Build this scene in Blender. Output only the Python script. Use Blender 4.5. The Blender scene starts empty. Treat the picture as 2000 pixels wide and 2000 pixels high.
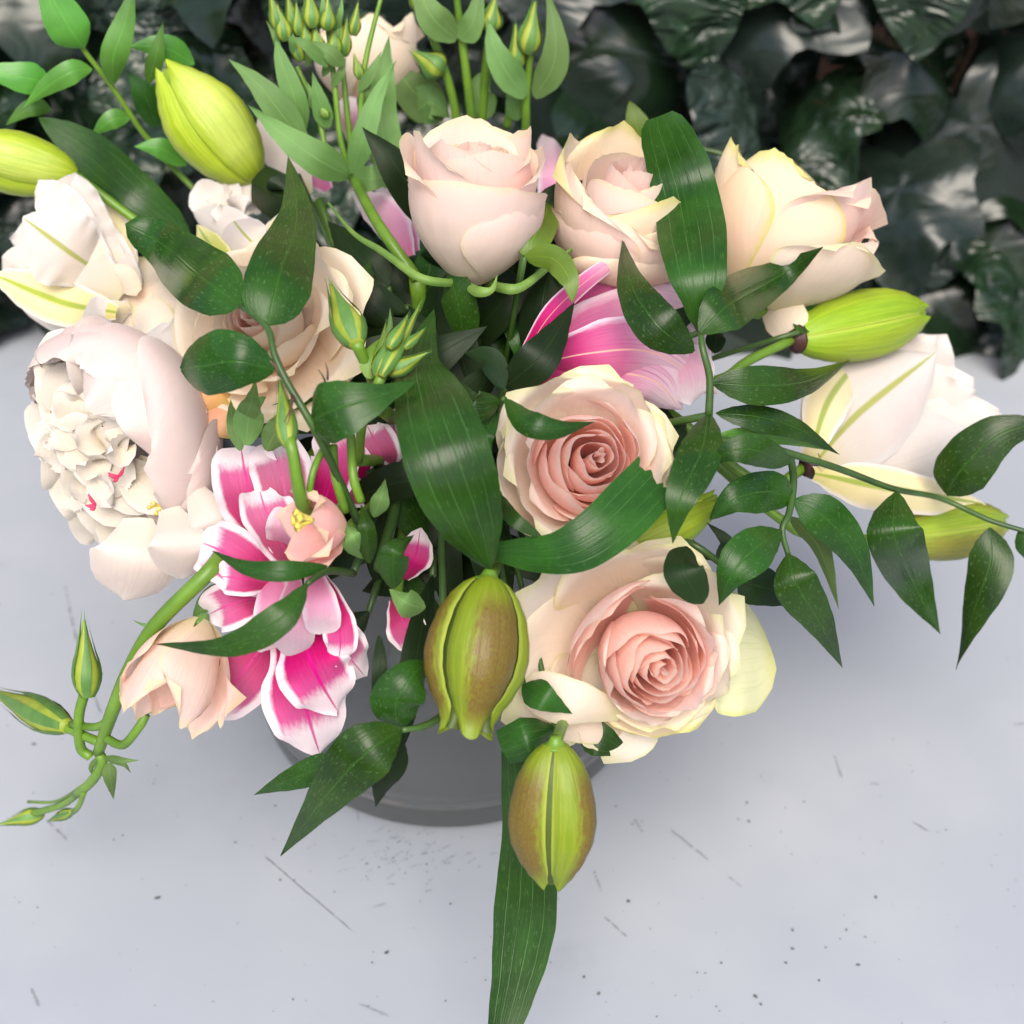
import bpy, math, random
from mathutils import Vector, Matrix, noise
sc = bpy.context.scene
COL = sc.collection
R = math.radians

# ------------------------------------------------------------------ camera, sky, sun, exposure
PITCH, FOV = 38.6, 42.0
CAM = Vector((0.0, -0.375, 0.388))
cd = bpy.data.cameras.new("camera"); cam = bpy.data.objects.new("camera", cd); COL.objects.link(cam)
cam.location = CAM; cam.rotation_euler = (R(90 - PITCH), 0, 0)
cd.sensor_width = 36; cd.sensor_fit = 'HORIZONTAL'; cd.angle = R(FOV)
cd.clip_start = 0.01; cd.clip_end = 50
cd.dof.use_dof = True; cd.dof.focus_distance = 0.365; cd.dof.aperture_fstop = 13.0
sc.camera = cam
wd = bpy.data.worlds.new("World"); sc.world = wd; wd.use_nodes = True
nt = wd.node_tree; bg = nt.nodes["Background"]
sky = nt.nodes.new("ShaderNodeTexSky"); sky.sky_type = 'NISHITA'; sky.sun_disc = False
SUN_EL, SUN_AZ = 54, 180          # azimuth measured from +Y clockwise
sky.sun_elevation = R(SUN_EL); sky.sun_rotation = R(SUN_AZ)
sky.air_density = 1.0; sky.dust_density = 4.0; sky.ozone_density = 0.6
nt.links.new(sky.outputs[0], bg.inputs[0]); bg.inputs[1].default_value = 0.13
sd = bpy.data.lights.new("sun", 'SUN'); sun = bpy.data.objects.new("sun", sd); COL.objects.link(sun)
sd.energy = 1.5; sd.angle = R(40); sd.color = (1.0, 0.955, 0.89)
el, az = R(SUN_EL), R(SUN_AZ)
sdir = Vector((math.sin(az) * math.cos(el), math.cos(az) * math.cos(el), math.sin(el)))
sun.rotation_euler = sdir.to_track_quat('Z', 'Y').to_euler()
sc.view_settings.view_transform = 'Standard'; sc.view_settings.look = 'None'
sc.view_settings.gamma = 1; sc.view_settings.exposure = 0.98
sc.cycles.use_denoising = True
sc.cycles.max_bounces = 10; sc.cycles.transparent_max_bounces = 8

# ------------------------------------------------------------------ points and frames
pr = R(PITCH); TAN = math.tan(R(FOV / 2))
FW = Vector((0, math.cos(pr), -math.sin(pr))); UP = Vector((0, math.sin(pr), math.cos(pr))); RT = Vector((1, 0, 0))
VX = -0.0235                                     # vase axis
DC, DR = Vector((VX, -0.02, 0.08)), Vector((0.16, 0.135, 0.135))
def ray(px, py): return FW + RT * ((px - 1000) / 1000 * TAN) + UP * ((1000 - py) / 1000 * TAN)
def dome(px, py):                                # depth (cm) of the bouquet's rounded outside along a ray
    u = ray(px, py); o = CAM - DC
    u2 = Vector((u.x / DR.x, u.y / DR.y, u.z / DR.z)); o2 = Vector((o.x / DR.x, o.y / DR.y, o.z / DR.z))
    a = u2.dot(u2); b = o2.dot(u2); c = o2.dot(o2) - 1
    q = b * b - a * c
    return 100 * (-b - math.sqrt(max(q, 0))) / a
def W(px, py, off=0.0): return CAM + ray(px, py) * ((dome(px, py) + off) / 100)
def WD(px, py, d): return CAM + ray(px, py) * (d / 100)
def depth(p): return (p - CAM).dot(FW)
def px2m(p): return depth(p) * TAN / 1000        # metres per photo pixel at a point
def CV(r, u, t): return (RT * r + UP * u - FW * t).normalized()
def on_z(px, py, z):
    u = ray(px, py); return CAM + u * ((z - CAM.z) / u.z)
def P(p): return p if isinstance(p, Vector) else W(*p)

def spline(pts, t):
    n = len(pts) - 1
    if n == 1: return pts[0].lerp(pts[1], t)
    x = min(max(t, 0), 1) * n; i = min(int(x), n - 1); f = x - i
    p1, p2 = pts[i], pts[i + 1]
    p0 = pts[i - 1] if i > 0 else p1 * 2 - p2
    p3 = pts[i + 2] if i + 2 <= n else p2 * 2 - p1
    return 0.5 * ((2 * p1) + (p2 - p0) * f + (2 * p0 - 5 * p1 + 4 * p2 - p3) * f * f + (3 * p1 - p0 - 3 * p2 + p3) * f ** 3)
def lerp_table(tab, t):
    for (a, x), (b, y) in zip(tab, tab[1:]):
        if t <= b:
            f = (t - a) / (b - a) if b > a else 0
            f = f * f * (3 - 2 * f) * .5 + f * .5
            return x + (y - x) * f
    return tab[-1][1]

# ------------------------------------------------------------------ objects
def mesh_obj(name, verts, faces, mat, parent=None, uv=None, smooth=True):
    o0 = parent_origin(parent)
    me = bpy.data.meshes.new(name)
    me.from_pydata([v - o0 for v in verts], [], faces)
    if smooth: me.polygons.foreach_set('use_smooth', [True] * len(me.polygons))
    if uv:
        l = me.uv_layers.new(name="UVMap")
        for lp in me.loops: l.data[lp.index].uv = uv[lp.vertex_index]
    me.materials.append(mat)
    o = bpy.data.objects.new(name, me); COL.objects.link(o)
    if parent: o.parent = parent
    return o
def parent_origin(p):
    v = Vector((0, 0, 0))
    while p: v = v + p.location; p = p.parent
    return v
def thing(name, label, cat, loc, group=None):
    o = bpy.data.objects.new(name, None); COL.objects.link(o); o.location = loc
    o.empty_display_size = 0.01
    o['label'] = label; o['category'] = cat
    if group: o['group'] = group
    return o
def node(name, parent):                          # an Empty part that holds sub-parts
    o = bpy.data.objects.new(name, None); COL.objects.link(o); o.parent = parent; o.empty_display_size = .01
    return o
def grid(name, f, nu, nv, mat, parent=None):
    vs, uv = [], []
    for j in range(nv + 1):
        for i in range(nu + 1):
            u, v = i / nu, j / nv
            vs.append(f(2 * u - 1, v)); uv.append((u, v))
    n = nu + 1
    fs = [(j * n + i, j * n + i + 1, (j + 1) * n + i + 1, (j + 1) * n + i) for j in range(nv) for i in range(nu)]
    return mesh_obj(name, vs, fs, mat, parent, uv)
def tube(name, pts, rad, mat, parent=None, seg=8, n=None, caps=True):
    pts = [P(p) for p in pts]; n = n or max(6, 5 * (len(pts) - 1))
    vs, uv, fs = [], [], []
    side = None
    for j in range(n + 1):
        t = j / n; p = spline(pts, t)
        T = (spline(pts, min(t + .01, 1)) - spline(pts, max(t - .01, 0))).normalized()
        if side is None: side = T.orthogonal().normalized()
        side = (side - T * side.dot(T)).normalized(); b = T.cross(side)
        r = rad if not isinstance(rad, (list, tuple)) else lerp_table([(k / (len(rad) - 1), x) for k, x in enumerate(rad)], t)
        for i in range(seg):
            a = 2 * math.pi * i / seg
            vs.append(p + side * (math.cos(a) * r) + b * (math.sin(a) * r)); uv.append((i / seg, t))
    for j in range(n):
        for i in range(seg):
            k = (i + 1) % seg
            fs.append((j * seg + i, j * seg + k, (j + 1) * seg + k, (j + 1) * seg + i))
    if caps: fs += [tuple(range(seg))[::-1], tuple(n * seg + i for i in range(seg))]
    return mesh_obj(name, vs, fs, mat, parent, uv)

# ------------------------------------------------------------------ materials
def srgb(r, g, b):
    f = lambda c: c / 12.92 if c <= .04045 else ((c + .055) / 1.055) ** 2.4
    return (f(r / 255), f(g / 255), f(b / 255), 1)
class NB:
    def __init__(s, name):
        s.m = bpy.data.materials.new(name); s.m.use_nodes = True; s.t = s.m.node_tree
        s.p = s.t.nodes["Principled BSDF"]; s.out = s.t.nodes["Material Output"]
    def n(s, kind, **kw):
        x = s.t.nodes.new(kind)
        for k, v in kw.items(): setattr(x, k, v)
        return x
    def l(s, a, b): s.t.links.new(a, b)
    def val(s, v): x = s.n("ShaderNodeValue"); x.outputs[0].default_value = v; return x.outputs[0]
    def math(s, op, a, b=None, c=None):
        x = s.n("ShaderNodeMath", operation=op)
        for i, q in enumerate((a, b, c)):
            if q is None: continue
            if isinstance(q, (int, float)): x.inputs[i].default_value = q
            else: s.l(q, x.inputs[i])
        return x.outputs[0]
    def smooth(s, x, a, b):                      # 0 below a, 1 above b
        q = s.n("ShaderNodeMapRange", interpolation_type='SMOOTHSTEP')
        s.l(x, q.inputs[0]); q.inputs[1].default_value = a; q.inputs[2].default_value = b
        return q.outputs[0]
    def mix(s, f, a, b):
        x = s.n("ShaderNodeMix", data_type='RGBA')
        for i, q in ((0, f), (6, a), (7, b)):
            if isinstance(q, (int, float, tuple)): x.inputs[i].default_value = q
            else: s.l(q, x.inputs[i])
        return x.outputs[2]
    def ramp(s, x, stops):
        q = s.n("ShaderNodeValToRGB"); e = q.color_ramp.elements
        e[0].position, e[0].color = stops[0]; e[1].position, e[1].color = stops[-1]
        for p, c in stops[1:-1]:
            k = e.new(p); k.color = c
        s.l(x, q.inputs[0]); return q.outputs[0]
    def noise(s, vec, scale, detail=3, rough=.55, dist=0):
        x = s.n("ShaderNodeTexNoise"); x.inputs['Scale'].default_value = scale; x.inputs['Detail'].default_value = detail
        x.inputs['Roughness'].default_value = rough; x.inputs['Distortion'].default_value = dist
        if vec: s.l(vec, x.inputs['Vector'])
        return x.outputs['Fac']
    def mapping(s, vec, scale=(1, 1, 1), loc=(0, 0, 0)):
        x = s.n("ShaderNodeMapping"); x.inputs['Scale'].default_value = scale; x.inputs['Location'].default_value = loc
        s.l(vec, x.inputs[0]); return x.outputs[0]
    def bump(s, h, strength, dist):
        x = s.n("ShaderNodeBump"); x.inputs['Strength'].default_value = strength; x.inputs['Distance'].default_value = dist
        s.l(h, x.inputs['Height']); s.l(x.outputs[0], s.p.inputs['Normal']); return x.outputs[0]
    def uvs(s):
        tc = s.n("ShaderNodeTexCoord"); sp = s.n("ShaderNodeSeparateXYZ"); s.l(tc.outputs['UV'], sp.inputs[0])
        inf = s.n("ShaderNodeObjectInfo")
        off = s.n("ShaderNodeVectorMath", operation='MULTIPLY_ADD')
        cmb = s.n("ShaderNodeCombineXYZ"); s.l(inf.outputs['Random'], cmb.inputs[0]); s.l(inf.outputs['Random'], cmb.inputs[2])
        s.l(cmb.outputs[0], off.inputs[0]); off.inputs[1].default_value = (13, 7, 29); s.l(tc.outputs['Object'], off.inputs[2])
        s.u, s.v, s.uv, s.obj, s.rnd = sp.outputs[0], sp.outputs[1], tc.outputs['UV'], off.outputs[0], inf.outputs['Random']
        s.e = s.math('ABSOLUTE', s.math('MULTIPLY_ADD', s.u, 2, -1))    # 0 on the midrib, 1 at the margins
    def thin(s, col, amount, normal=None, tint=(1, 1, 1, 1)):           # let some light through the blade
        tr = s.n("ShaderNodeBsdfTranslucent")
        s.l(s.mix(1.0, col, col) if tint == (1, 1, 1, 1) else s.tinted(col, tint), tr.inputs[0])
        if normal: s.l(normal, tr.inputs['Normal'])
        mx = s.n("ShaderNodeMixShader"); mx.inputs[0].default_value = amount
        s.l(s.p.outputs[0], mx.inputs[1]); s.l(tr.outputs[0], mx.inputs[2]); s.l(mx.outputs[0], s.out.inputs[0])
    def tinted(s, col, tint):
        x = s.n("ShaderNodeMix", data_type='RGBA', blend_type='MULTIPLY'); x.inputs[0].default_value = 1
        s.l(col, x.inputs[6]); x.inputs[7].default_value = tint; return x.outputs[2]

def leaf_mat(name, c1, c2, rough=.3, veins=0, vein_col=None, vein_w=.06, trans=.12, spec=.5, speck=0.0, back=None):
    b = NB(name); b.uvs()
    n1 = b.noise(b.obj, 60, 3)
    long = b.noise(b.mapping(b.uv, (26, 2.2, 1)), 1.0, 3)
    col = b.mix(b.smooth(n1, .3, .72), c1, c2)
    col = b.mix(b.math('MULTIPLY', b.smooth(long, .45, .8), .26), col, tuple(x * 1.6 for x in c2[:3]) + (1,))
    # each leaf a little lighter or yellower than its neighbour
    hv = b.n("ShaderNodeHueSaturation"); b.l(col, hv.inputs['Color'])
    b.l(b.math('MULTIPLY_ADD', b.rnd, .025, .485), hv.inputs['Hue']); b.l(b.math('MULTIPLY_ADD', b.rnd, .5, .75), hv.inputs['Value'])
    col = hv.outputs[0]
    h = b.math('MULTIPLY', long, .5)
    if veins:
        w = b.math('PINGPONG', b.math('MULTIPLY', b.u, veins), .5)        # 0 on each line
        line = b.math('SUBTRACT', 1.0, b.smooth(w, .0, vein_w))
        fade = b.math('MULTIPLY', line, b.math('MULTIPLY', b.smooth(b.noise(b.mapping(b.uv, (9, 5, 1)), 1), .3, .6), .75))
        col = b.mix(fade, col, vein_col or c2)
        h = b.math('SUBTRACT', h, b.math('MULTIPLY', line, .8))
    else:
        rib = b.math('SUBTRACT', 1.0, b.smooth(b.e, 0, .05))
        col = b.mix(b.math('MULTIPLY', rib, .35), col, tuple(min(1, x * 2.2) for x in c2[:3]) + (1,))
        h = b.math('SUBTRACT', h, b.math('MULTIPLY', rib, .6))
    if speck:
        sp = b.smooth(b.noise(b.mapping(b.uv, (34, 16, 1)), 1.6, 2), .63, .68)
        col = b.mix(b.math('MULTIPLY', sp, speck), col, srgb(150, 190, 120))
        h = b.math('ADD', h, b.math('MULTIPLY', sp, .3))
    if back:
        g = b.n("ShaderNodeNewGeometry"); col = b.mix(g.outputs['Backfacing'], col, back)
    b.l(col, b.p.inputs['Base Color']); b.p.inputs['Specular IOR Level'].default_value = spec
    b.l(b.math('MULTIPLY_ADD', n1, .22, rough - .1), b.p.inputs['Roughness'])
    nn = b.bump(h, .35, .0006)
    b.thin(col, trans, nn, (1.6, 1.7, .6, 1))
    return b.m

def petal_mat(name, stops, edge=None, e0=.8, e1=1.0, eamt=1.0, rag=.06, tip=True, rib=None, ribw=.08, vein=None, vamt=.3,
              trans=.45, rough=.68, bump=.5, spots=None, back=None, spec=.16):
    b = NB(name); b.uvs()
    fine = b.noise(b.mapping(b.uv, (30, 2.0, 1)), 1.0, 4)
    clump = b.noise(b.obj, 45, 3)
    vv = b.math('ADD', b.v, b.math('MULTIPLY_ADD', clump, .16, -.08))
    col = b.ramp(vv, stops)
    if vein:
        col = b.mix(b.math('MULTIPLY', b.smooth(fine, .5, .72), vamt), col, vein)
    if edge:
        es = b.math('MAXIMUM', b.e, b.math('MULTIPLY', b.v, 1.0 if tip else 0.0))
        es = b.math('ADD', es, b.math('MULTIPLY_ADD', b.noise(b.mapping(b.uv, (18, 9, 1)), 1.4, 3), 2 * rag, -rag))
        col = b.mix(b.math('MULTIPLY', b.smooth(es, e0, e1), eamt), col, edge)
    if rib:
        f = b.math('SUBTRACT', 1.0, b.smooth(b.math('ADD', b.e, b.math('MULTIPLY_ADD', fine, .05, -.02)), ribw * .35, ribw))
        col = b.mix(b.math('MULTIPLY', f, .85), col, rib)
    if spots:
        sp = b.smooth(b.noise(b.mapping(b.uv, (16, 12, 1)), 1.5, 1), .70, .74)
        zone = b.math('MULTIPLY', b.math('SUBTRACT', 1, b.smooth(b.v, .45, .65)), b.math('SUBTRACT', 1, b.smooth(b.e, .4, .7)))
        col = b.mix(b.math('MULTIPLY', b.math('MULTIPLY', sp, zone), .8), col, spots)
    if back:
        g = b.n("ShaderNodeNewGeometry"); col = b.mix(b.math('MULTIPLY', g.outputs['Backfacing'], .85), col, back)
    hv = b.n("ShaderNodeHueSaturation"); b.l(col, hv.inputs['Color'])
    b.l(b.math('MULTIPLY_ADD', b.rnd, .16, .88), hv.inputs['Value']); b.l(b.math('MULTIPLY_ADD', b.rnd, .25, .88), hv.inputs['Saturation'])
    col = hv.outputs[0]
    b.l(col, b.p.inputs['Base Color']); b.p.inputs['Roughness'].default_value = rough
    b.p.inputs['Specular IOR Level'].default_value = spec
    b.p.inputs['Sheen Weight'].default_value = .12
    nn = b.bump(b.math('ADD', b.math('MULTIPLY', fine, .45), b.math('MULTIPLY', clump, 2.2)), bump, .0008)
    b.thin(col, trans, nn)
    return b.m
def plain_mat(name, c1, c2, scale=80, rough=.5, spec=.4, trans=0, bumpd=.0004, bs=.3):
    b = NB(name); b.uvs()
    n1 = b.noise(b.obj, scale, 4)
    col = b.mix(b.smooth(n1, .3, .7), c1, c2)
    b.l(col, b.p.inputs['Base Color']); b.p.inputs['Roughness'].default_value = rough; b.p.inputs['Specular IOR Level'].default_value = spec
    nn = b.bump(b.noise(b.obj, scale * 3, 3), bs, bumpd)
    if trans: b.thin(col, trans, nn)
    return b.m

G = lambda r, g, b: srgb(r, g, b)
M = {}
M['ruscus'] = leaf_mat('ruscus leaf', (.010, .036, .0045, 1), (.020, .066, .007, 1), .22, speck=.2, trans=.05, spec=.22)
M['dark'] = leaf_mat('shade-dark leaf', (.007, .017, .005, 1), (.011, .027, .007, 1), .40, trans=.03, spec=.14)  # leaf green darkened so the colour carries the shade inside the bouquet
M['young'] = leaf_mat('young leaf', (.055, .17, .022, 1), (.085, .26, .035, 1), .34, trans=.2)
M['lilyleaf'] = leaf_mat('lily leaf', (.011, .038, .005, 1), (.021, .068, .008, 1), .24, veins=5, vein_col=(.06, .155, .04, 1), vein_w=.045, trans=.06, speck=.08, spec=.22)
M['eustleaf'] = leaf_mat('lisianthus leaf', (.085, .165, .045, 1), (.12, .225, .065, 1), .55, trans=.16, spec=.25)
M['olive'] = leaf_mat('olive leaf', (.075, .145, .012, 1), (.11, .20, .016, 1), .4, trans=.2)
M['stem'] = plain_mat('green stem', (.075, .16, .014, 1), (.13, .25, .022, 1), 60, .4)
M['darkstem'] = plain_mat('dark stem', (.025, .06, .012, 1), (.045, .10, .02, 1), 60, .4)
M['twig'] = plain_mat('brown twig', (.06, .035, .02, 1), (.10, .05, .03, 1), 60, .5)
M['sepal'] = plain_mat('sepal', (.10, .21, .04, 1), (.18, .30, .06, 1), 60, .5, trans=.15)
# roses
# rose colours
cream, blush, pink = (.86, .70, .53, 1), (.86, .58, .47, 1), (.88, .47, .38, 1)
M['rose_out'] = petal_mat('outer rose petal', [(0, (.70, .68, .36, 1)), (.3, (.84, .70, .52, 1)), (.75, (.87, .68, .56, 1)), (1, (.87, .70, .56, 1))],
                          edge=(.80, .74, .42, 1), e0=.90, e1=1.0, eamt=.75, trans=.44, vein=(.82, .62, .50, 1), vamt=.25)
M['rose_pale'] = petal_mat('pale rose petal', [(0, (.78, .74, .42, 1)), (.3, (.91, .80, .65, 1)), (.8, (.92, .82, .70, 1)), (1, (.90, .82, .62, 1))],
                           edge=(.78, .76, .42, 1), e0=.88, e1=1.0, eamt=.8, trans=.44, vein=(.84, .72, .56, 1), vamt=.25)
M['rose_in'] = petal_mat('inner rose petal', [(0, (.94, .54, .46, 1)), (.5, (.95, .65, .58, 1)), (.85, (.95, .70, .63, 1)), (1, (.94, .77, .69, 1))],
                         edge=(.89, .72, .62, 1), e0=.93, e1=1.0, eamt=.8, trans=.56, vein=(.85, .45, .38, 1), vamt=.2)
M['rose_blush'] = petal_mat('blush rose petal', [(0, (.84, .74, .48, 1)), (.35, (.91, .78, .65, 1)), (.8, (.92, .75, .68, 1)), (1, (.91, .75, .63, 1))],
                            edge=(.84, .74, .50, 1), e0=.92, e1=1.0, eamt=.7, trans=.44)
M['rose_pinkish'] = petal_mat('pinkish rose petal', [(0, (.88, .72, .50, 1)), (.4, (.92, .70, .60, 1)), (1, (.93, .70, .64, 1))],
                             edge=(.92, .78, .58, 1), e0=.88, e1=1.0, eamt=.7, rag=.1, trans=.45)
M['rose_peach'] = petal_mat('peach rose petal', [(0, (.93, .72, .54, 1)), (.4, (.94, .79, .63, 1)), (1, (.94, .84, .69, 1))],
                            edge=(.86, .76, .50, 1), e0=.9, e1=1.0, eamt=.7, trans=.44)
M['rose_yel'] = petal_mat('yellow edged rose petal', [(0, (.84, .70, .44, 1)), (.4, (.91, .75, .61, 1)), (1, (.89, .77, .55, 1))],
                          edge=(.66, .64, .22, 1), e0=.86, e1=1.0, eamt=.8, trans=.44)
M['rose_back'] = petal_mat('pale green outer petal', [(0, (.66, .68, .32, 1)), (.5, (.74, .74, .42, 1)), (1, (.76, .74, .38, 1))],
                           edge=(.66, .66, .22, 1), e0=.88, e1=1.0, vein=(.55, .60, .26, 1), vamt=.5, trans=.25)
M['rose_red'] = petal_mat('reddish outer petal', [(0, (.55, .42, .12, 1)), (.5, (.80, .42, .25, 1)), (1, (.72, .28, .16, 1))],
                          edge=(.45, .42, .08, 1), e0=.86, e1=1.0, trans=.25)
# peony
M['peony_guard'] = petal_mat('peony guard petal', [(0, (0.722, 0.662, 0.567, 1)), (.5, (0.739, 0.604, 0.559, 1)), (1, (0.739, 0.587, 0.551, 1))],
                             edge=(0.739, 0.637, 0.584, 1), e0=.9, e1=1.0, vein=(0.714, 0.530, 0.503, 1), vamt=.3, trans=.28)
M['peony_in'] = petal_mat('peony inner petal', [(0, (0.736, 0.599, 0.355, 1)), (.35, (0.704, 0.630, 0.510, 1)), (1, (0.704, 0.654, 0.594, 1))],
                          edge=(0.688, 0.646, 0.579, 1), e0=.8, e1=1.0, trans=.28)
M['peony_soft'] = petal_mat('soft peony petal', [(0, (0.704, 0.630, 0.525, 1)), (.5, (0.704, 0.615, 0.556, 1)), (1, (0.704, 0.607, 0.564, 1))], edge=(0.696, 0.638, 0.594, 1), e0=.85, e1=1.0, trans=.28)
M['peony_fleck'] = plain_mat('crimson fleck', (.50, .02, .08, 1), (.60, .05, .14, 1), 200)
# lilies
M['lily_white'] = petal_mat('white lily tepal', [(0, (0.624, 0.536, 0.247, 1)), (.25, (0.688, 0.607, 0.510, 1)), (.7, (0.696, 0.607, 0.571, 1)), (1, (0.696, 0.646, 0.602, 1))],
                            edge=(0.688, 0.646, 0.610, 1), e0=.75, e1=1.0, rib=(0.336, 0.378, 0.039, 1), ribw=.10, trans=.28)
M['lily_plain'] = petal_mat('plain white tepal', [(0, (0.624, 0.552, 0.324, 1)), (.3, (0.688, 0.607, 0.540, 1)), (1, (0.696, 0.646, 0.602, 1))],
                            edge=(0.688, 0.646, 0.610, 1), e0=.75, e1=1.0, trans=.28)
M['lily_yel'] = petal_mat('yellow lily tepal', [(0, (.70, .62, .22, 1)), (.4, (.88, .74, .40, 1)), (1, (.88, .78, .46, 1))],
                          edge=(.88, .80, .70, 1), e0=.72, e1=.98, rib=(.28, .40, .03, 1), ribw=.22, tip=False, trans=.25)
M['lily_lime'] = petal_mat('lime lily tepal', [(0, (.35, .42, .03, 1)), (.6, (.52, .55, .05, 1)), (1, (.66, .64, .14, 1))],
                           edge=(.80, .74, .30, 1), e0=.7, e1=1.0, rib=(.22, .36, .02, 1), ribw=.2, trans=.2)
M['pink_open'] = petal_mat('magenta tepal with white margin', [(0, (.36, .015, .08, 1)), (.4, (.47, .045, .155, 1)), (.7, (.56, .12, .28, 1)), (1, (.66, .26, .42, 1))],
                           edge=(.88, .76, .80, 1), e0=.70, e1=.84, rag=.06, rib=(.62, .06, .26, 1), ribw=.07, vein=(.80, .25, .46, 1), vamt=.16,
                           spots=(.35, .01, .08, 1), back=(.87, .62, .72, 1), trans=.25)
M['pink_pale'] = petal_mat('pale pink tepal', [(0, (.76, .20, .40, 1)), (.5, (.85, .44, .60, 1)), (1, (.87, .68, .76, 1))],
                           edge=(.88, .78, .81, 1), e0=.6, e1=.98, rag=.12, vein=(.80, .32, .54, 1), vamt=.5, trans=.44)
M['pink_streak'] = petal_mat('streaked pink tepal', [(0, (.34, .015, .07, 1)), (.28, (.48, .06, .19, 1)), (.5, (.60, .18, .34, 1)), (.68, (.78, .48, .60, 1)), (.85, (.84, .70, .75, 1))],
                             edge=(.87, .66, .76, 1), e0=.74, e1=1.0, rag=.10, rib=(.88, .52, .42, 1), ribw=.045, vein=(.50, .04, .22, 1), vamt=.55, trans=.25)
M['eust_pink'] = petal_mat('lisianthus petal', [(0, (.70, .64, .34, 1)), (.35, (.88, .68, .56, 1)), (1, (.90, .67, .60, 1))],
                           edge=(.82, .70, .42, 1), e0=.86, e1=1.0, eamt=.7, vein=(.80, .48, .46, 1), vamt=.35, trans=.46)
M['eust_hot'] = petal_mat('rosy lisianthus petal', [(0, (.86, .60, .44, 1)), (.5, (.90, .54, .52, 1)), (1, (.90, .60, .54, 1))],
                          edge=(.80, .66, .42, 1), e0=.84, e1=1.0, eamt=.7, trans=.46)
M['stamen'] = plain_mat('stamen', (.62, .48, .06, 1), (.75, .60, .14, 1), 200)
def bud_mat(name, green, green2, brown, bamt, edge):
    b = NB(name); b.uvs()
    long = b.noise(b.mapping(b.uv, (20, 2.5, 1)), 1.0, 4); n1 = b.noise(b.obj, 70, 4)
    col = b.mix(b.smooth(long, .35, .7), green, green2)
    eb = b.math('ABSOLUTE', b.math('MULTIPLY_ADD', b.u, 2, -.72))
    ee = b.math('ADD', eb, b.math('MULTIPLY_ADD', b.noise(b.mapping(b.uv, (14, 6, 1)), 2, 4, .7), .7, -.35))
    side = b.math('MULTIPLY', b.math('SUBTRACT', 1.0, b.smooth(ee, .38, .74)), b.math('MULTIPLY', b.smooth(b.v, .04, .25), b.math('SUBTRACT', 1.0, b.smooth(b.v, .8, .98))))
    grain = b.math('MULTIPLY_ADD', b.smooth(b.noise(b.mapping(b.uv, (60, 30, 1)), 1.5, 3), .3, .7), .45, .55)
    col = b.mix(b.math('MULTIPLY', b.math('MULTIPLY', side, grain), bamt), col, brown)
    col = b.mix(b.math('MULTIPLY', b.smooth(b.e, .86, .99), .6), col, edge)
    b.l(col, b.p.inputs['Base Color']); b.p.inputs['Roughness'].default_value = .42; b.p.inputs['Specular IOR Level'].default_value = .4
    nn = b.bump(b.math('ADD', long, b.math('MULTIPLY', n1, .4)), .45, .0008); b.thin(col, .08, nn); return b.m
M['bud_brown'] = bud_mat('bronze lily bud', (.155, .225, .009, 1), (.21, .27, .014, 1), (.125, .052, .014, 1), 1.0, (.36, .42, .06, 1))
M['bud_green'] = bud_mat('green lily bud', (.19, .33, .010, 1), (.27, .41, .016, 1), (.30, .20, .03, 1), .25, (.42, .50, .06, 1))
M['bud_olive'] = bud_mat('olive lily bud', (.17, .26, .012, 1), (.26, .36, .02, 1), (.17, .09, .03, 1), .7, (.36, .42, .06, 1))
M['bud_lime'] = bud_mat('lime lily bud', (.28, .40, .012, 1), (.42, .52, .04, 1), (.55, .60, .22, 1), .35, (.28, .38, .02, 1))
M['bud_seam'] = plain_mat('bud seam', (.035, .06, .005, 1), (.06, .09, .008, 1), 90, .5)
M['bud_seam_green'] = plain_mat('green bud seam', (.13, .21, .010, 1), (.18, .27, .014, 1), 90, .5)
M['bud_dark'] = plain_mat('purple bud base', (.03, .012, .012, 1), (.06, .02, .016, 1), 100)
M['eust_bud'] = plain_mat('lisianthus bud', (.22, .31, .03, 1), (.34, .40, .05, 1), 120, .5, trans=.15)
M['eust_sep'] = plain_mat('lisianthus sepal', (.07, .17, .035, 1), (.11, .24, .05, 1), 120, .5, trans=.1)

# ------------------------------------------------------------------ generators
PROF = {
    'rus': [(0, .06), (.05, .34), (.14, .68), (.28, .95), (.38, 1), (.52, .93), (.68, .70), (.82, .40), (.92, .18), (.97, .07), (1, .01)],
    'ovl': [(0, .06), (.04, .45), (.12, .80), (.28, 1), (.45, .98), (.65, .78), (.8, .52), (.92, .26), (1, .01)],
    'lily': [(0, .10), (.05, .34), (.15, .66), (.35, .95), (.5, 1), (.68, .90), (.84, .62), (.94, .32), (1, .02)],
    'cut': [(0, .14), (.08, .45), (.25, .82), (.5, 1), (.8, .98), (1, .86)],
    'eus': [(0, .18), (.06, .55), (.2, .95), (.32, 1), (.5, .85), (.7, .55), (.88, .22), (1, .01)],
    'petal': [(0, .34), (.2, .62), (.45, .92), (.65, 1), (.8, .94), (.9, .76), (.97, .42), (1, .12)],
    'tepal': [(0, .28), (.2, .62), (.45, .96), (.6, 1), (.76, .86), (.9, .5), (.97, .22), (1, .04)],
    'strap': [(0, .5), (.2, .85), (.5, 1), (.85, .8), (1, .3)],
    'round': [(0, .12), (.08, .5), (.25, .85), (.5, 1), (.72, .95), (.88, .7), (.96, .4), (1, .05)],
}
_seed = [7]
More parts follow.
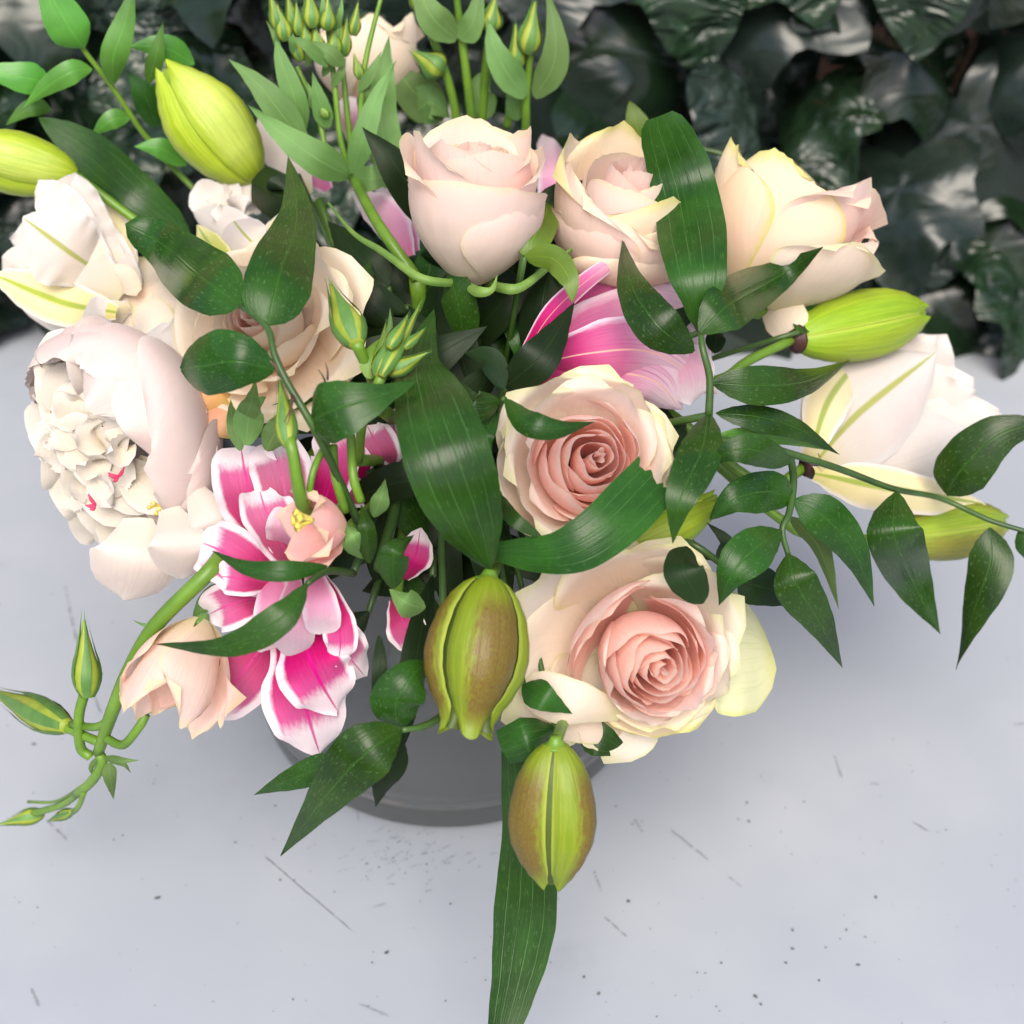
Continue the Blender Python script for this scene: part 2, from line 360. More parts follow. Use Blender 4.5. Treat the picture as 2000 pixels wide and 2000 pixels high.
def blade(name, pts, width, mat, parent, prof='rus', roll=0, twist=0, cup=.18, ruf=0, rf=5, nu=8, nv=22, fold=0, lat=0, jag=0):
    """a leaf or petal: midrib through pts (first = attachment), width in photo pixels at its middle"""
    _seed[0] += 1; rs = random.Random(_seed[0]); ph, ph2, ph3 = rs.random() * 6.3, rs.random() * 6.3, rs.random() * 6.3
    pts = [P(p) for p in pts]; wm = width * px2m(spline(pts, .5)); tab = PROF[prof] if isinstance(prof, str) else prof
    fr = []
    for j in range(nv + 1):
        t = j / nv; m = spline(pts, t)
        T = (spline(pts, min(t + .02, 1)) - spline(pts, max(t - .02, 0))).normalized()
        N = (CAM - m).normalized(); N = (N - T * N.dot(T))
        if N.length < .04: N = UP - T * UP.dot(T)
        N.normalize(); N = Matrix.Rotation(R(roll + twist * (t - .5)), 3, T) @ N
        fr.append((m, N, T.cross(N).normalized(), T))
    def f(s, v):
        x = v * nv; j = min(int(round(x)), nv); m, N, B, T = fr[j]
        w = wm / 2 * lerp_table(tab, v)
        w *= 1 + .035 * math.sin(v * 9 + ph) * (1 if s > 0 else -.7)
        k = abs(s)
        z = -cup * w * k * k - fold * w * k
        if ruf: z += ruf * wm / 2 * k ** 2.2 * math.sin(rf * 2 * math.pi * v + ph + (2.1 if s > 0 else 0)) * min(1, v * 3)
        z += wm * .025 * math.sin(v * 5 + ph3 + s * 1.5)
        q = m + B * (s * w * (1 - .25 * abs(fold) * k) + lat * wm * math.sin(v * 7 + ph2) * .1) + N * z
        if jag and v > .9: q = q + T * (jag * wm * rs.uniform(-.5, .5) * (v - .9) * 10)
        return q
    return grid(name, f, nu, nv, mat, parent)

def to_vase(parent, p0, rad, mat, aim=None, name='stem', via=None):
    """a stem from p0 into the mouth of the vase and down to its floor"""
    rs = random.Random(int((p0.x * 7919 + p0.z * 104729) * 1000) & 0xffff)
    d = Vector((p0.x - VX, p0.y, 0)); L = d.length or 1
    d = d / L; mouth = Vector((VX, 0, .150)) + d * min(L, .035) * rs.uniform(.5, 1)
    foot = Vector((VX, 0, .018)) - d * rs.uniform(.01, .045) + Vector((rs.uniform(-.02, .02), rs.uniform(-.02, .02), 0))
    low = mouth.lerp(foot, .5)
    q = via[-1] if via else p0
    mid = q.lerp(mouth, .55) + Vector((0, 0, -.008 if q.z > .165 else .004)); ins = []
    if q.z < .15:
        ins = [q.lerp(Vector((VX, 0, .16)), .30) + Vector((0, 0, .012))]; mid = Vector((VX, 0, .160)) + d * .05
    pts = ([p0] + (via or []) + ins + [mid, mouth, low, foot])
    return tube(name, pts, rad, mat, parent, 7, 24)
ROOT = Vector((VX, 0, .02))
def flower(name, label, cat, group=None): return thing(name, label, cat, ROOT, group)

def frame(axis, twist=0):
    z = axis.normalized(); x = RT - z * RT.dot(z)
    if x.length < .2: x = UP - z * UP.dot(z)
    x.normalize(); y = z.cross(x)
    m = Matrix((x, y, z)).transposed()
    return m @ Matrix.Rotation(R(twist), 3, 'Z')
def cup_petal(name, C, fm, S, mat, parent, phi, wd, H, rb, rm, rt, curl=0, sp=.08, drop=.14, wave=.02, peak=0, zb=0, nu=14, nv=14, rag=0, cw=.5, rnd=.86):
    """a petal wrapped round the flower's axis. C base point, fm frame, S scale (m); radii and heights in units of S"""
    _seed[0] += 1; rs = random.Random(_seed[0]); ph = rs.random() * 6.28
    c = 2 * rm - .5 * rb - .5 * rt; rag = rag or .010
    def f(s, t):
        k = abs(s); te = t * (1 - drop * k ** 2.6 + peak * (1 - k) ** 2 * t + (rag * (math.sin(9 * s + ph) * math.sin(17 * s + 2 * ph) + .5 * math.sin(31 * s + ph))) * t)
        r = rb * (1 - t) ** 2 + 2 * c * t * (1 - t) + rt * t * t
        r *= 1 + sp * s
        q = max(0, (t - .68) / .32) ** 2 * (1 - cw + cw * 2 * k * k)
        r += curl * q; z = zb + (H - zb) * te - abs(curl) * .55 * q
        r += wave * math.sin(3.1 * s * 2 + ph) * t ** 2 + wave * .6 * math.sin(7 * s + 2 * ph) * t ** 4
        a = R(phi + s * wd * (.42 + .58 * math.sin(math.pi / 2 * min(1, t * 1.5))) * math.sqrt(max(.02, 1 - rnd * max(0, (t - .58) / .42) ** 2)))
        return C + fm @ Vector((r * math.cos(a), r * math.sin(a), z)) * S
    return grid(name, f, nu, nv, mat, parent)
def spiral_core(C, fm, S, mat, parent, n, R1, H, phi0=0, w=(150, 75), low=.80, mats=None, ctr=(0, 0)):
    """the rolled heart of a rose: n petals, tight in the middle"""
    for k in range(n):
        f = (k + .4) / n; r = R1 * f ** .85; phi = phi0 + k * 137.5
        m = (mats[0] if f < .55 else mats[1]) if mats else mat
        off = fm @ Vector((ctr[0] * (1 - f), ctr[1] * (1 - f), 0)) * S
        cup_petal('petal', C + off, fm, S, m, parent, phi, w[0] + (w[1] - w[0]) * f, H * (1 - (1 - low) * f ** 1.3), max(r * .35, .02), r * 1.04, r * (.74 + .12 * f),
                  curl=.03 + .05 * f, sp=.12 + .10 * (1 - f), drop=.05 + .07 * f, wave=.010 + .012 * f, nu=20, nv=14, rnd=.45, rag=.008)
def rose_base(parent, C, fm, S, sep=True, mat=None):
    """hip under the flower with five sepals"""
    ax = fm @ Vector((0, 0, 1))
    tube('hip', [C - ax * .14 * S, C - ax * .02 * S, C + ax * .10 * S], [.07 * S, .16 * S, .15 * S], M['stem'], parent, 12)
    if sep:
        for k in range(5):
            a = R(72 * k + 20); d = fm @ Vector((math.cos(a), math.sin(a), 0))
            blade('sepal', [C + d * .12 * S, C + d * .42 * S - ax * .05 * S, C + d * .72 * S - ax * .02 * S + Vector((0, 0, -.1 * S)), C + d * .95 * S + ax * .12 * S], 22, M['sepal'], parent, 'eus', nu=4, nv=10)

BUDP = [(0, .24), (.04, .44), (.12, .66), (.25, .86), (.4, .97), (.5, 1), (.62, .95), (.75, .78), (.86, .56), (.94, .36), (1, .20)]
def lily_bud(parent, base, tip, width, mat, rot=0, bulge=.17, prof=BUDP, dark=True, flare=0, bend=0):
    deep = bulge > .2
    base, tip = P(base), P(tip); ax = tip - base; L = ax.length; ax.normalize()
    wm = width * px2m(base.lerp(tip, .5)) / 2
    z = ax; x = (CAM - base); x = (x - z * x.dot(z)).normalized(); y = z.cross(x)
    body = node('bud', parent)
    def surf(c0, hw, rk, outer):
        def f(s, v):
            a = R(c0 + s * hw * (1 if outer else .9) * (1 - (.35 * max(0, (v - .9) / .1) if outer else 0)))
            r = wm * lerp_table(prof, v) * ((1 - bulge) + bulge * max(0, math.cos(s * math.pi / 2)) ** .8 if outer else rk)
            if outer: r += wm * .035 * math.exp(-(s / .10) ** 2) * math.sin(math.pi * v)
            if flare and v > .82: r += wm * flare * ((v - .82) / .18) ** 2 * (1 - s * s * .7)
            vv = v * (1 + (.03 * math.cos(s * 3) if outer else -.02))
            sag = x * (bend * wm * math.sin(math.pi * v))
            return base + z * (L * vv) + (x * math.cos(a) + y * math.sin(a)) * r + sag
        return f
    for k in range(3): grid('tepal', surf(rot + 120 * k, 55 if deep else 59.5, 1, True), 16, 24, mat, body)
    for k in range(3): grid('tepal', surf(rot + 60 + 120 * k, 22, .70 if deep else .84, False), 6, 18, M['bud_seam' if deep else 'bud_seam_green'], body)
    if dark:
        tube('bud_base', [base - z * L * .03, base + z * L * .012], [wm * .22, wm * .42], M['bud_dark'], body, 12, 4)
    else:
        tube('bud_base', [base - z * L * .05, base - z * L * .01, base + z * L * .02], [wm * .11, wm * .16, wm * .30], M['stem'], body, 12, 5)
    return body
def eust_bud(parent, base, tip, width, sep=True):
    """pointed lisianthus bud in its five narrow sepals"""
    base, tip = P(base), P(tip); ax = tip - base; L = ax.length; ax.normalize(); wm = width * px2m(base) / 2
    b = node('bud', parent)
    tab = [.45, .9, 1, .86, .62, .42, .22, .06]
    tube('bud_body', [base, base + ax * L * .3, base + ax * L * .6, base + ax * L * .92], [wm * q for q in tab], M['eust_bud'], b, 10, 14)
    z = ax; x = z.orthogonal().normalized(); y = z.cross(x)
    for k in range(5 if sep else 3):
        a0 = R(72 * k + 11)
        def f(s, v, a0=a0):
            r = wm * lerp_table([(i / 7, q) for i, q in enumerate(tab)], min(v * 1.05, 1)) * 1.10 + wm * .10 * max(0, v - .6) * 3
            a = a0 + s * .42 * (1 - v) ** .6 + v * .5
            return base + z * (L * (v * 1.06)) + (x * math.cos(a) + y * math.sin(a)) * r
        grid('sepal', f, 3, 12, M['eust_sep'], b)
    return b
def stamens(parent, c, axis, n, L, spread, mat=None, rad=.0005):
    rs = random.Random(int(abs(c.x) * 1e5) + n)
    x = axis.orthogonal().normalized(); y = axis.cross(x)
    for k in range(n):
        a = 6.28 * k / n + rs.random(); d = (axis + (x * math.cos(a) + y * math.sin(a)) * spread * rs.uniform(.5, 1)).normalized()
        tube('stamen', [c, c + d * L * .6, c + d * L + axis * L * .05], [rad, rad * .9, rad * 2.2], mat or M['stamen'], parent, 5, 6)

# ------------------------------------------------------------------ setting: table top, wall, plastic ivy
def table_mat():
    b = NB('painted table top'); b.uvs()
    big = b.noise(b.obj, 5, 4, .6); mid = b.noise(b.obj, 22, 5, .65); fine = b.noise(b.obj, 160, 3)
    col = b.mix(b.smooth(big, .35, .7), (.295, .322, .357, 1), (.355, .375, .402, 1))
    smudge = b.math('MULTIPLY', b.smooth(mid, .60, .80), .35)
    col = b.mix(smudge, col, (.25, .265, .30, 1))
    dust = b.math('MULTIPLY', b.smooth(b.noise(b.mapping(b.obj, (1, 1, 1)), 330, 2), .70, .78), .35)
    col = b.mix(dust, col, (.30, .31, .34, 1))
    b.l(col, b.p.inputs['Base Color'])
    b.l(b.math('MULTIPLY_ADD', mid, .25, .42), b.p.inputs['Roughness']); b.p.inputs['Specular IOR Level'].default_value = .3
    b.bump(b.math('ADD', mid, b.math('MULTIPLY', fine, .35)), .12, .0012)
    return b.m
tbl = thing('table', 'pale grey-blue painted table top, scuffed and scratched, under the vase', 'table', Vector((0, 0, -.03)))
def slab(name, x0, x1, y0, y1, z0, z1, mat, parent, bev=.004):
    vs = []
    for z, i in ((z0, 0), (z1 - bev, 0), (z1, bev)):
        vs += [Vector((x0 + i, y0 + i, z)), Vector((x1 - i, y0 + i, z)), Vector((x1 - i, y1 - i, z)), Vector((x0 + i, y1 - i, z))]
    fs = [(3, 2, 1, 0), (8, 9, 10, 11)] + [(4 * k + i, 4 * k + (i + 1) % 4, 4 * k + 4 + (i + 1) % 4, 4 * k + 4 + i) for k in (0, 1) for i in range(4)]
    return mesh_obj(name, vs, fs, mat, parent, smooth=False)
slab('table_top', -.75, .75, -.62, .315, -.03, 0, table_mat(), tbl)
mark_mat = plain_mat('dark scuff', (.06, .062, .07, 1), (.17, .175, .19, 1), 300, .7)
faint_mat = plain_mat('faint scuff', (.20, .21, .235, 1), (.25, .26, .29, 1), 300, .7)
rs = random.Random(5)
def scratch(vs, fs, pts, w, z=.0003, broken=0):
    pts = [on_z(px, py, z) for px, py in pts]; n = 12 * (len(pts) - 1); prev = None
    for i in range(n + 1):
        t = i / n; p = spline(pts, t); T = (spline(pts, min(t + .02, 1)) - spline(pts, max(t - .02, 0))).normalized()
        s = T.cross(Vector((0, 0, 1))) * (w * rs.uniform(.35, 1.1) * (1 if 0 < i < n else .1))
        p = p + T.cross(Vector((0, 0, 1))) * rs.uniform(-.3, .3) * w
        vs += [p - s, p + s]; k = len(vs) - 4
        if prev is not None and rs.random() > broken: fs.append((k, k + 1, k + 3, k + 2))
        prev = 1
vs, fs = [], []
scratch(vs, fs, [(517, 1672), (590, 1735), (688, 1818)], .00022)
scratch(vs, fs, [(127, 1140), (140, 1210), (160, 1290)], .00022, broken=.2)
scratch(vs, fs, [(180, 1350), (198, 1395)], .00018)
scratch(vs, fs, [(690, 1560), (702, 1605)], .0002)
for k in range(30):                                # the scribble of scuffs in front of the vase
    x, y = rs.gauss(745, 75), rs.gauss(1660, 34); a = rs.uniform(-.9, -.2); L = rs.uniform(8, 38)
    scratch(vs, fs, [(x, y), (x + L * math.cos(a), y - L * math.sin(a) * -1)], rs.uniform(.00006, .00016), broken=.35)
m1 = mesh_obj('scratches', vs, fs, mark_mat, tbl, smooth=False); m1['kind'] = 'stuff'
vs, fs = [], []
for pts in ([(1630, 1475), (1645, 1520)], [(1424, 1712), (1448, 1732)], [(1310, 1620), (1385, 1680)], [(1784, 1605), (1815, 1624)], [(1180, 1790), (1225, 1830)], [(1980, 1415), (2005, 1413)], [(1160, 1700), (1175, 1740)], [(1240, 1600), (1255, 1625)], [(1700, 1530), (1718, 1531)], [(700, 1960), (760, 1985)], [(90, 1600), (130, 1640)], [(60, 1930), (75, 1965)]):
    scratch(vs, fs, pts, .00045, broken=.15)
for k in range(16):
    x, y = rs.gauss(830, 90), rs.gauss(1670, 40); a = rs.uniform(-.9, .6); L = rs.uniform(8, 30)
    scratch(vs, fs, [(x, y), (x + L * math.cos(a), y + L * math.sin(a))], rs.uniform(.0002, .0005), broken=.3)
m1 = mesh_obj('faint_scuffs', vs, fs, faint_mat, tbl, smooth=False); m1['kind'] = 'stuff'
vs, fs = [], []
def speck(px, py, r):
    c = on_z(px, py, .0003); n = 7; k0 = len(vs); a0 = rs.random() * 3; st = rs.uniform(.5, 1)
    for i in range(n):
        a = 6.283 * i / n; q = r * rs.uniform(.65, 1.2)
        x, y = math.cos(a) * q, math.sin(a) * q * st
        vs.append(c + Vector((x * math.cos(a0) - y * math.sin(a0), x * math.sin(a0) + y * math.cos(a0), rs.uniform(0, .0001))))
    fs.append(tuple(range(k0, k0 + n)))
for px, py, r in ((308, 1753, 8), (755, 1860, 7), (538, 1574, 5), (1463, 1604, 6), (1711, 1752, 6), (1676, 1884, 6), (1548, 1853, 5), (1548, 1817, 5), (1476, 1946, 6), (1486, 1961, 4), (1653, 1816, 5),
                  (940, 1605, 4), (1203, 1575, 4), (1000, 1690, 4), (1227, 1760, 5), (1140, 1908, 4), (1169, 1941, 5), (66, 1453, 6), (240, 1632, 4), (547, 1718, 4), (222, 1640, 3), (460, 1645, 5), (100, 1160, 3), (1525, 1625, 3), (1535, 1880, 4),
                  (1570, 1566, 4), (1459, 1568, 4), (1409, 1881, 4), (1600, 1915, 4), (1690, 1830, 4), (1442, 1600, 4), (880, 1765, 4), (870, 1955, 3)):
    speck(px, py, r * .00014)
for k in range(240):
    x, y = rs.uniform(0, 2000), rs.uniform(1150, 2000)
    speck(x, y, rs.uniform(.00012, .0004))
for k in range(40): speck(rs.gauss(790, 100), rs.gauss(1670, 38), rs.uniform(.00012, .00045))
m1 = mesh_obj('specks', vs, fs, mark_mat, tbl, smooth=False); m1['kind'] = 'stuff'

wall_m = plain_mat('terracotta render', (.34, .20, .15, 1), (.46, .29, .23, 1), 12, .85, .2)
wl = slab('wall', -.9, .9, .36, .40, -.25, .62, wall_m, None); wl['kind'] = 'structure'

# the plastic ivy screen: overlapping creased leaves on a net
def ivy_mat(name, c1, c2):
    b = NB(name); b.uvs()
    n1 = b.noise(b.obj, 2.5, 4); w = b.noise(b.mapping(b.obj, (1.0, 1.9, 1)), 1.5, 2, .45, 1.2)
    col = b.mix(b.smooth(n1, .3, .7), c1, c2)
    hv = b.n("ShaderNodeHueSaturation"); b.l(col, hv.inputs['Color']); b.l(b.math('MULTIPLY_ADD', b.rnd, .8, .6), hv.inputs['Value']); col = hv.outputs[0]
    b.l(col, b.p.inputs['Base Color']); b.l(b.math('MULTIPLY_ADD', n1, .18, .15), b.p.inputs['Roughness']); b.p.inputs['Specular IOR Level'].default_value = .42
    b.bump(b.math('ADD', w, b.math('MULTIPLY', b.noise(b.obj, 6, 3, .5), .07)), .55, .018); bn = [x for x in b.t.nodes if x.type == 'BUMP'][0]; b.l(b.math('MULTIPLY_ADD', b.smooth(b.rnd, .35, .9), .75, .12), bn.inputs['Strength']); return b.m
IVY = [ivy_mat('plastic ivy', (.006, .015, .007, 1), (.011, .027, .011, 1)), ivy_mat('plastic ivy grey', (.009, .017, .012, 1), (.015, .026, .019, 1))]
def ivy_leaf_mesh(seed, mat):
    r0 = random.Random(seed); nr, na = 7, 40; p1, p2, p3 = r0.random() * 6, r0.random() * 6, r0.random() * 6
    lob = [r0.uniform(.8, 1.1) for _ in range(5)]
    ang = [-90, -25, 38, 142, 205]                 # main lobe hangs down
    def rad(a):
        q = .66
        for c, l in zip(ang, lob):
            d = abs((math.degrees(a) - c + 180) % 360 - 180)
            q = max(q, (1.0 if c == -90 else .86) * l * (1 - d / 95) + .10)
        d = abs((math.degrees(a) - 90 + 180) % 360 - 180)
        if d < 26: q *= .55 + .45 * d / 26
        return q
    vs, uv, fs = [Vector((0, 0, 0))], [(.5, .5)], []
    for j in range(1, nr + 1):
        for i in range(na):
            a = 6.2832 * i / na; r = rad(a) * j / nr; x, y = r * math.cos(a), r * math.sin(a) - .12 * r
            k = r
            z = -.28 * r * r + .045 * r * math.cos(5 * (a - math.pi / 2) + .4) + .17 * k * math.sin(3.2 * x + p1) * math.cos(2.7 * y + p2) + .06 * math.sin(7 * x + 5 * y + p3) * k
            vs.append(Vector((x, y, z))); uv.append((.5 + .5 * x, .5 + .5 * y))
    for i in range(na): fs.append((0, 1 + i, 1 + (i + 1) % na))
    for j in range(nr - 1):
        for i in range(na):
            k = (i + 1) % na; fs.append((1 + j * na + i, 1 + (j + 1) * na + i, 1 + (j + 1) * na + k, 1 + j * na + k))
    me = bpy.data.meshes.new('ivy_leaf'); me.from_pydata(vs, [], fs); me.polygons.foreach_set('use_smooth', [True] * len(me.polygons))
    l = me.uv_layers.new(name='UVMap')
    for lp in me.loops: l.data[lp.index].uv = uv[lp.vertex_index]
    me.materials.append(mat); return me
ivy = thing('ivy_screen', 'screen of glossy dark green artificial ivy leaves behind the table', 'ivy screen', Vector((0, .30, 0)))
imesh = [ivy_leaf_mesh(k, IVY[k % 3 == 1]) for k in range(9)]
ri = random.Random(11)
for row in range(9):
    z = .012 + row * .030
    for c in range(17):
        x = -.46 + c * .057 + (row % 2) * .028 + ri.uniform(-.016, .016)
        if ri.random() < .06: continue
        o = bpy.data.objects.new('leaf', imesh[ri.randrange(9)]); COL.objects.link(o); o.parent = ivy
        s = ri.uniform(.038, .056)
        y = .262 + ri.uniform(-.020, .028) + row * .002
        o.location = Vector((x, y, max(z + ri.uniform(-.012, .012), .018))) - ivy.location
        o.rotation_euler = (R(90 - ri.uniform(5, 50)), R(ri.gauss(0, 16)), R(ri.gauss(0, 24)))
        o.scale = (s * ri.uniform(.85, 1.15), s, s)
        if row == 0: o.rotation_euler = (R(90 - ri.uniform(25, 45)), R(ri.gauss(0, 20)), R(ri.gauss(0, 16))); o.location.z = .026 + ri.uniform(0, .006); o.location.y = .262 + ri.uniform(-.01, .01) - .30
for k in range(90):                                 # a second, deeper layer of leaves
    o = bpy.data.objects.new('leaf', imesh[ri.randrange(9)]); COL.objects.link(o); o.parent = ivy
    s = ri.uniform(.040, .055)
    o.location = Vector((-.50 + (k % 18) * .0588 + ri.uniform(-.02, .02), .304 + ri.uniform(-.012, .012), .03 + (k // 18) * .052 + ri.uniform(-.02, .02))) - ivy.location
    o.rotation_euler = (R(90 - ri.uniform(0, 30)), R(ri.gauss(0, 20)), R(ri.gauss(0, 30))); o.scale = (s, s, s)
for k in range(9):
    x = -.42 + k * .105
    tube('vine', [Vector((x, .322, -.02)), Vector((x + ri.uniform(-.03, .03), .305, .10)), Vector((x + ri.uniform(-.04, .04), .31, .2)), Vector((x + ri.uniform(-.04, .04), .315, .25))], [.003, .0025, .0025, .002], M['twig'], ivy, 6)

# ------------------------------------------------------------------ glass vase
vase = thing('vase', 'clear glass cylinder vase with thick base holding the bouquet', 'vase', Vector((VX, 0, 0)))
gb = NB('vase glass'); gb.p.inputs['Base Color'].default_value = (.42, .435, .435, 1); gb.p.inputs['Transmission Weight'].default_value = .86
gb.p.inputs['Roughness'].default_value = .08; gb.p.inputs['IOR'].default_value = 1.46
def lathe(name, prof, mat, parent, seg=72):
    o0 = Vector((VX, 0, 0)); vs = [o0 + Vector((1.075 * r * math.cos(6.28318 * i / seg), 1.075 * r * math.sin(6.28318 * i / seg), z)) for r, z in prof for i in range(seg)]
    n = len(prof); fs = [(j * seg + i, j * seg + (i + 1) % seg, (j + 1) * seg + (i + 1) % seg, (j + 1) * seg + i) for j in range(n - 1) for i in range(seg)]
    return mesh_obj(name, vs, fs, mat, parent)
b2 = NB('thick glass base'); b2.p.inputs['Base Color'].default_value = (.12, .13, .125, 1); b2.p.inputs['Transmission Weight'].default_value = .5  # real thick base, tinted darker to paint in the contact shadow
b2.p.inputs['Roughness'].default_value = .25; b2.p.inputs['IOR'].default_value = 1.46
lathe('glass_base', [(.001, .0012), (.060, .0012), (.0665, .002), (.0690, .0045), (.0700, .0095), (.0703, .0147), (.0702, .0149), (.001, .0148)], b2.m, vase).data.set_sharp_from_angle(angle=R(30))
lathe('glass_body', [(.0660, .0152), (.0702, .0152), (.0704, .018), (.0708, .06), (.0718, .14), (.0715, .1418), (.0700, .1418), (.0692, .1405), (.0682, .06), (.0675, .022), (.0660, .0152)], gb.m, vase).data.set_sharp_from_angle(angle=R(30))

# ------------------------------------------------------------------ roses
def rose(label, px, py, off, axis, S_px, twist=0):
    t = flower('rose', label, 'rose', 'pale pink and cream roses in the bouquet')
    C = W(px, py, off); S = S_px * px2m(C); fm = frame(axis, twist)
    return t, C, fm, S
RS = .0017
# A: upright rose at the top middle
t, C, fm, S = rose('upright pale blush rose seen from the side with curling green sepals', 922, 548, 2.0, CV(.03, .90, .43), 113)
spiral_core(C, fm, S, None, t, 9, .80, 2.36, 40, (140, 84), .92, [M['rose_in'], M['rose_blush']], (.03, .03))
for phi, wd, H, rm, rt, cu in ((100, 84, 2.54, .80, .86, .12), (20, 82, 2.47, .84, .88, .14), (200, 82, 2.5, .86, .92, .16), (-70, 112, 2.26, .88, .82, .05), (-130, 90, 2.36, .80, .74, .05)):
    cup_petal('petal', C, fm, S, M['rose_in' if phi in (-70, -130) else 'rose_blush'], t, phi, wd, H, .24, rm, rt, cu, .08, .10, .024, .05, rnd=.6)
for phi, wd, H, rm, rt, cu, m in ((172, 72, 2.38, .96, 1.05, .24, 'rose_blush'), (8, 68, 2.26, .96, 1.06, .22, 'rose_blush'), (80, 76, 2.4, .95, .98, .2, 'rose_blush'),
                                 (-106, 122, 1.86, 1.02, 1.06, .10, 'rose_blush'), (-30, 70, 1.52, 1.04, 1.10, .05, 'rose_blush')):
    cup_petal('petal', C, fm, S, M[m], t, phi, wd, H, .28, rm, rt, cu, .05, .08, .020, .05, rnd=.5)
rose_base(t, C, fm, S, False)
blade('sepal', [(925, 548, 2.2), (870, 552, 1.2), (815, 540, .8), (745, 490, 1), (690, 455, 1.4), (640, 395, 2)], 17, M['sepal'], t, [(0, .9), (.3, 1), (.6, .8), (1, .3)], cup=.5)
blade('sepal', [(945, 548, 2.2), (980, 562, 1.0), (1020, 560, .8), (1085, 510, .6), (1125, 482, .5), (1160, 486, .4)], 20, M['sepal'], t, [(0, .9), (.3, 1), (.55, .7), (.7, .3), (1, .08)], cup=.5)
blade('sepal', [(905, 548, 1.6), (930, 568, .8), (960, 566, .6), (972, 535, .4)], 22, M['sepal'], t, 'eus', cup=.4)
to_vase(t, W(904, 570, 2.6), RS * 1.4, M['stem'], via=[W(897, 640, 4)])
# B: rose behind the tall lily leaf
t, C, fm, S = rose('cream pink rose half hidden behind the broad upright lily leaf', 1180, 540, 3.4, CV(.20, .74, .62), 128)
spiral_core(C, fm, S, None, t, 9, .84, 1.95, 10, (140, 84), .88, [M['rose_in'], M['rose_blush']], (.08, -.05))
for phi, wd, H, rm, rt, cu, m in ((100, 84, 2.0, .86, .88, .14, 'rose_yel'), (170, 80, 2.0, .94, .96, .16, 'rose_yel'), (20, 80, 1.95, .92, .92, .16, 'rose_yel'), (-60, 84, 1.78, .92, .84, .10, 'rose_yel'),
                                 (205, 76, 1.86, 1.02, 1.0, .12, 'rose_blush'), (-30, 76, 1.6, 1.0, .95, .08, 'rose_peach'), (-105, 80, 1.45, 1.06, .98, .10, 'rose_blush'), (-60, 70, 1.1, 1.10, 1.04, .06, 'rose_peach')):
    cup_petal('petal', C, fm, S, M[m], t, phi, wd, H, .3, rm, rt, cu, .06, .12, .03, .05)
rose_base(t, C, fm, S, False); to_vase(t, C, RS, M['stem'])
# C: top right rose turned away to the right
t, C, fm, S = rose('cream rose with yellow-green petal rims turned right, by the ivy', 1478, 602, 2.4, CV(.20, .95, .05), 138)
spiral_core(C, fm, S, None, t, 9, .60, 1.7, 10, (140, 80), .84, [M['rose_blush'], M['rose_blush']])
for phi, wd, H, rm, rt, cu, m in ((90, 80, 2.0, .8, .9, .15, 'rose_blush'), (0, 76, 1.95, .85, 1.0, .2, 'rose_pinkish'), (180, 70, 1.95, .8, .78, .05, 'rose_yel'),
                                 (-160, 60, 2.05, .95, .9, .05, 'rose_yel'), (-34, 66, 1.90, .98, 1.12, .22, 'rose_pinkish'), (20, 60, 1.6, 1.08, 1.24, .22, 'rose_pinkish'), (-8, 60, 1.25, 1.12, 1.28, .20, 'rose_pinkish'), (-112, 72, 1.92, 1.0, .95, .06, 'rose_yel'),
                                 (-44, 54, 1.0, 1.12, 1.34, .15, 'rose_pale')):
    cup_petal('petal', C, fm, S, M[m], t, phi, wd, H, .26, rm, rt, cu, .05, .12, .035, .06, rag=.015)
rose_base(t, C, fm, S, False)
blade('petal', [(1478, 560, 1.5), (1520, 600, .9), (1552, 650, .8)], 85, M['rose_peach'], t, 'petal', cup=.3)
to_vase(t, C, RS, M['stem'])
# D: middle rose facing the camera
t, C, fm, S = rose('pink-hearted cream rose facing up in the middle, leaf tip across its rim', 1124, 912, 2.6, CV(.12, .06, 1), 160)
spiral_core(C, fm, S, None, t, 14, .62, 1.22, 25, (145, 74), .84, [M['rose_in'], M['rose_in']], (.10, .01))
for phi, wd, H, rm, rt, cu, m in ((190, 66, 1.06, .60, .70, .05, 'rose_in'), (-60, 66, 1.02, .62, .70, .06, 'rose_in'), (60, 70, 1.06, .66, .78, .12, 'rose_blush'), (130, 64, 1.0, .70, .80, .12, 'rose_pale'),
                                 (-15, 62, .98, .74, .84, .10, 'rose_pale'), (215, 66, .92, .76, .86, .10, 'rose_pale'), (275, 62, .86, .80, .88, .08, 'rose_pale'),
                                 (52, 64, .88, .82, .93, .12, 'rose_pale'), (118, 56, .86, .84, .95, .14, 'rose_pale'), (-5, 56, .74, .86, .97, .10, 'rose_pale'), (180, 60, .74, .86, .98, .08, 'rose_pale'),
                                 (250, 60, .62, .88, .98, .06, 'rose_blush'), (305, 54, .55, .9, .98, .05, 'rose_blush')):
    cup_petal('petal', C, fm, S, M[m], t, phi, wd, H, .2, rm, rt, cu, .06, .12, .022, .03)
blade('petal', [(1170, 800, 1.8), (1196, 768, 1.2), (1212, 738, .9)], 66, M['rose_pale'], t, 'cut', cup=-.2)
rose_base(t, C, fm, S, False); to_vase(t, C, RS, M['stem'])
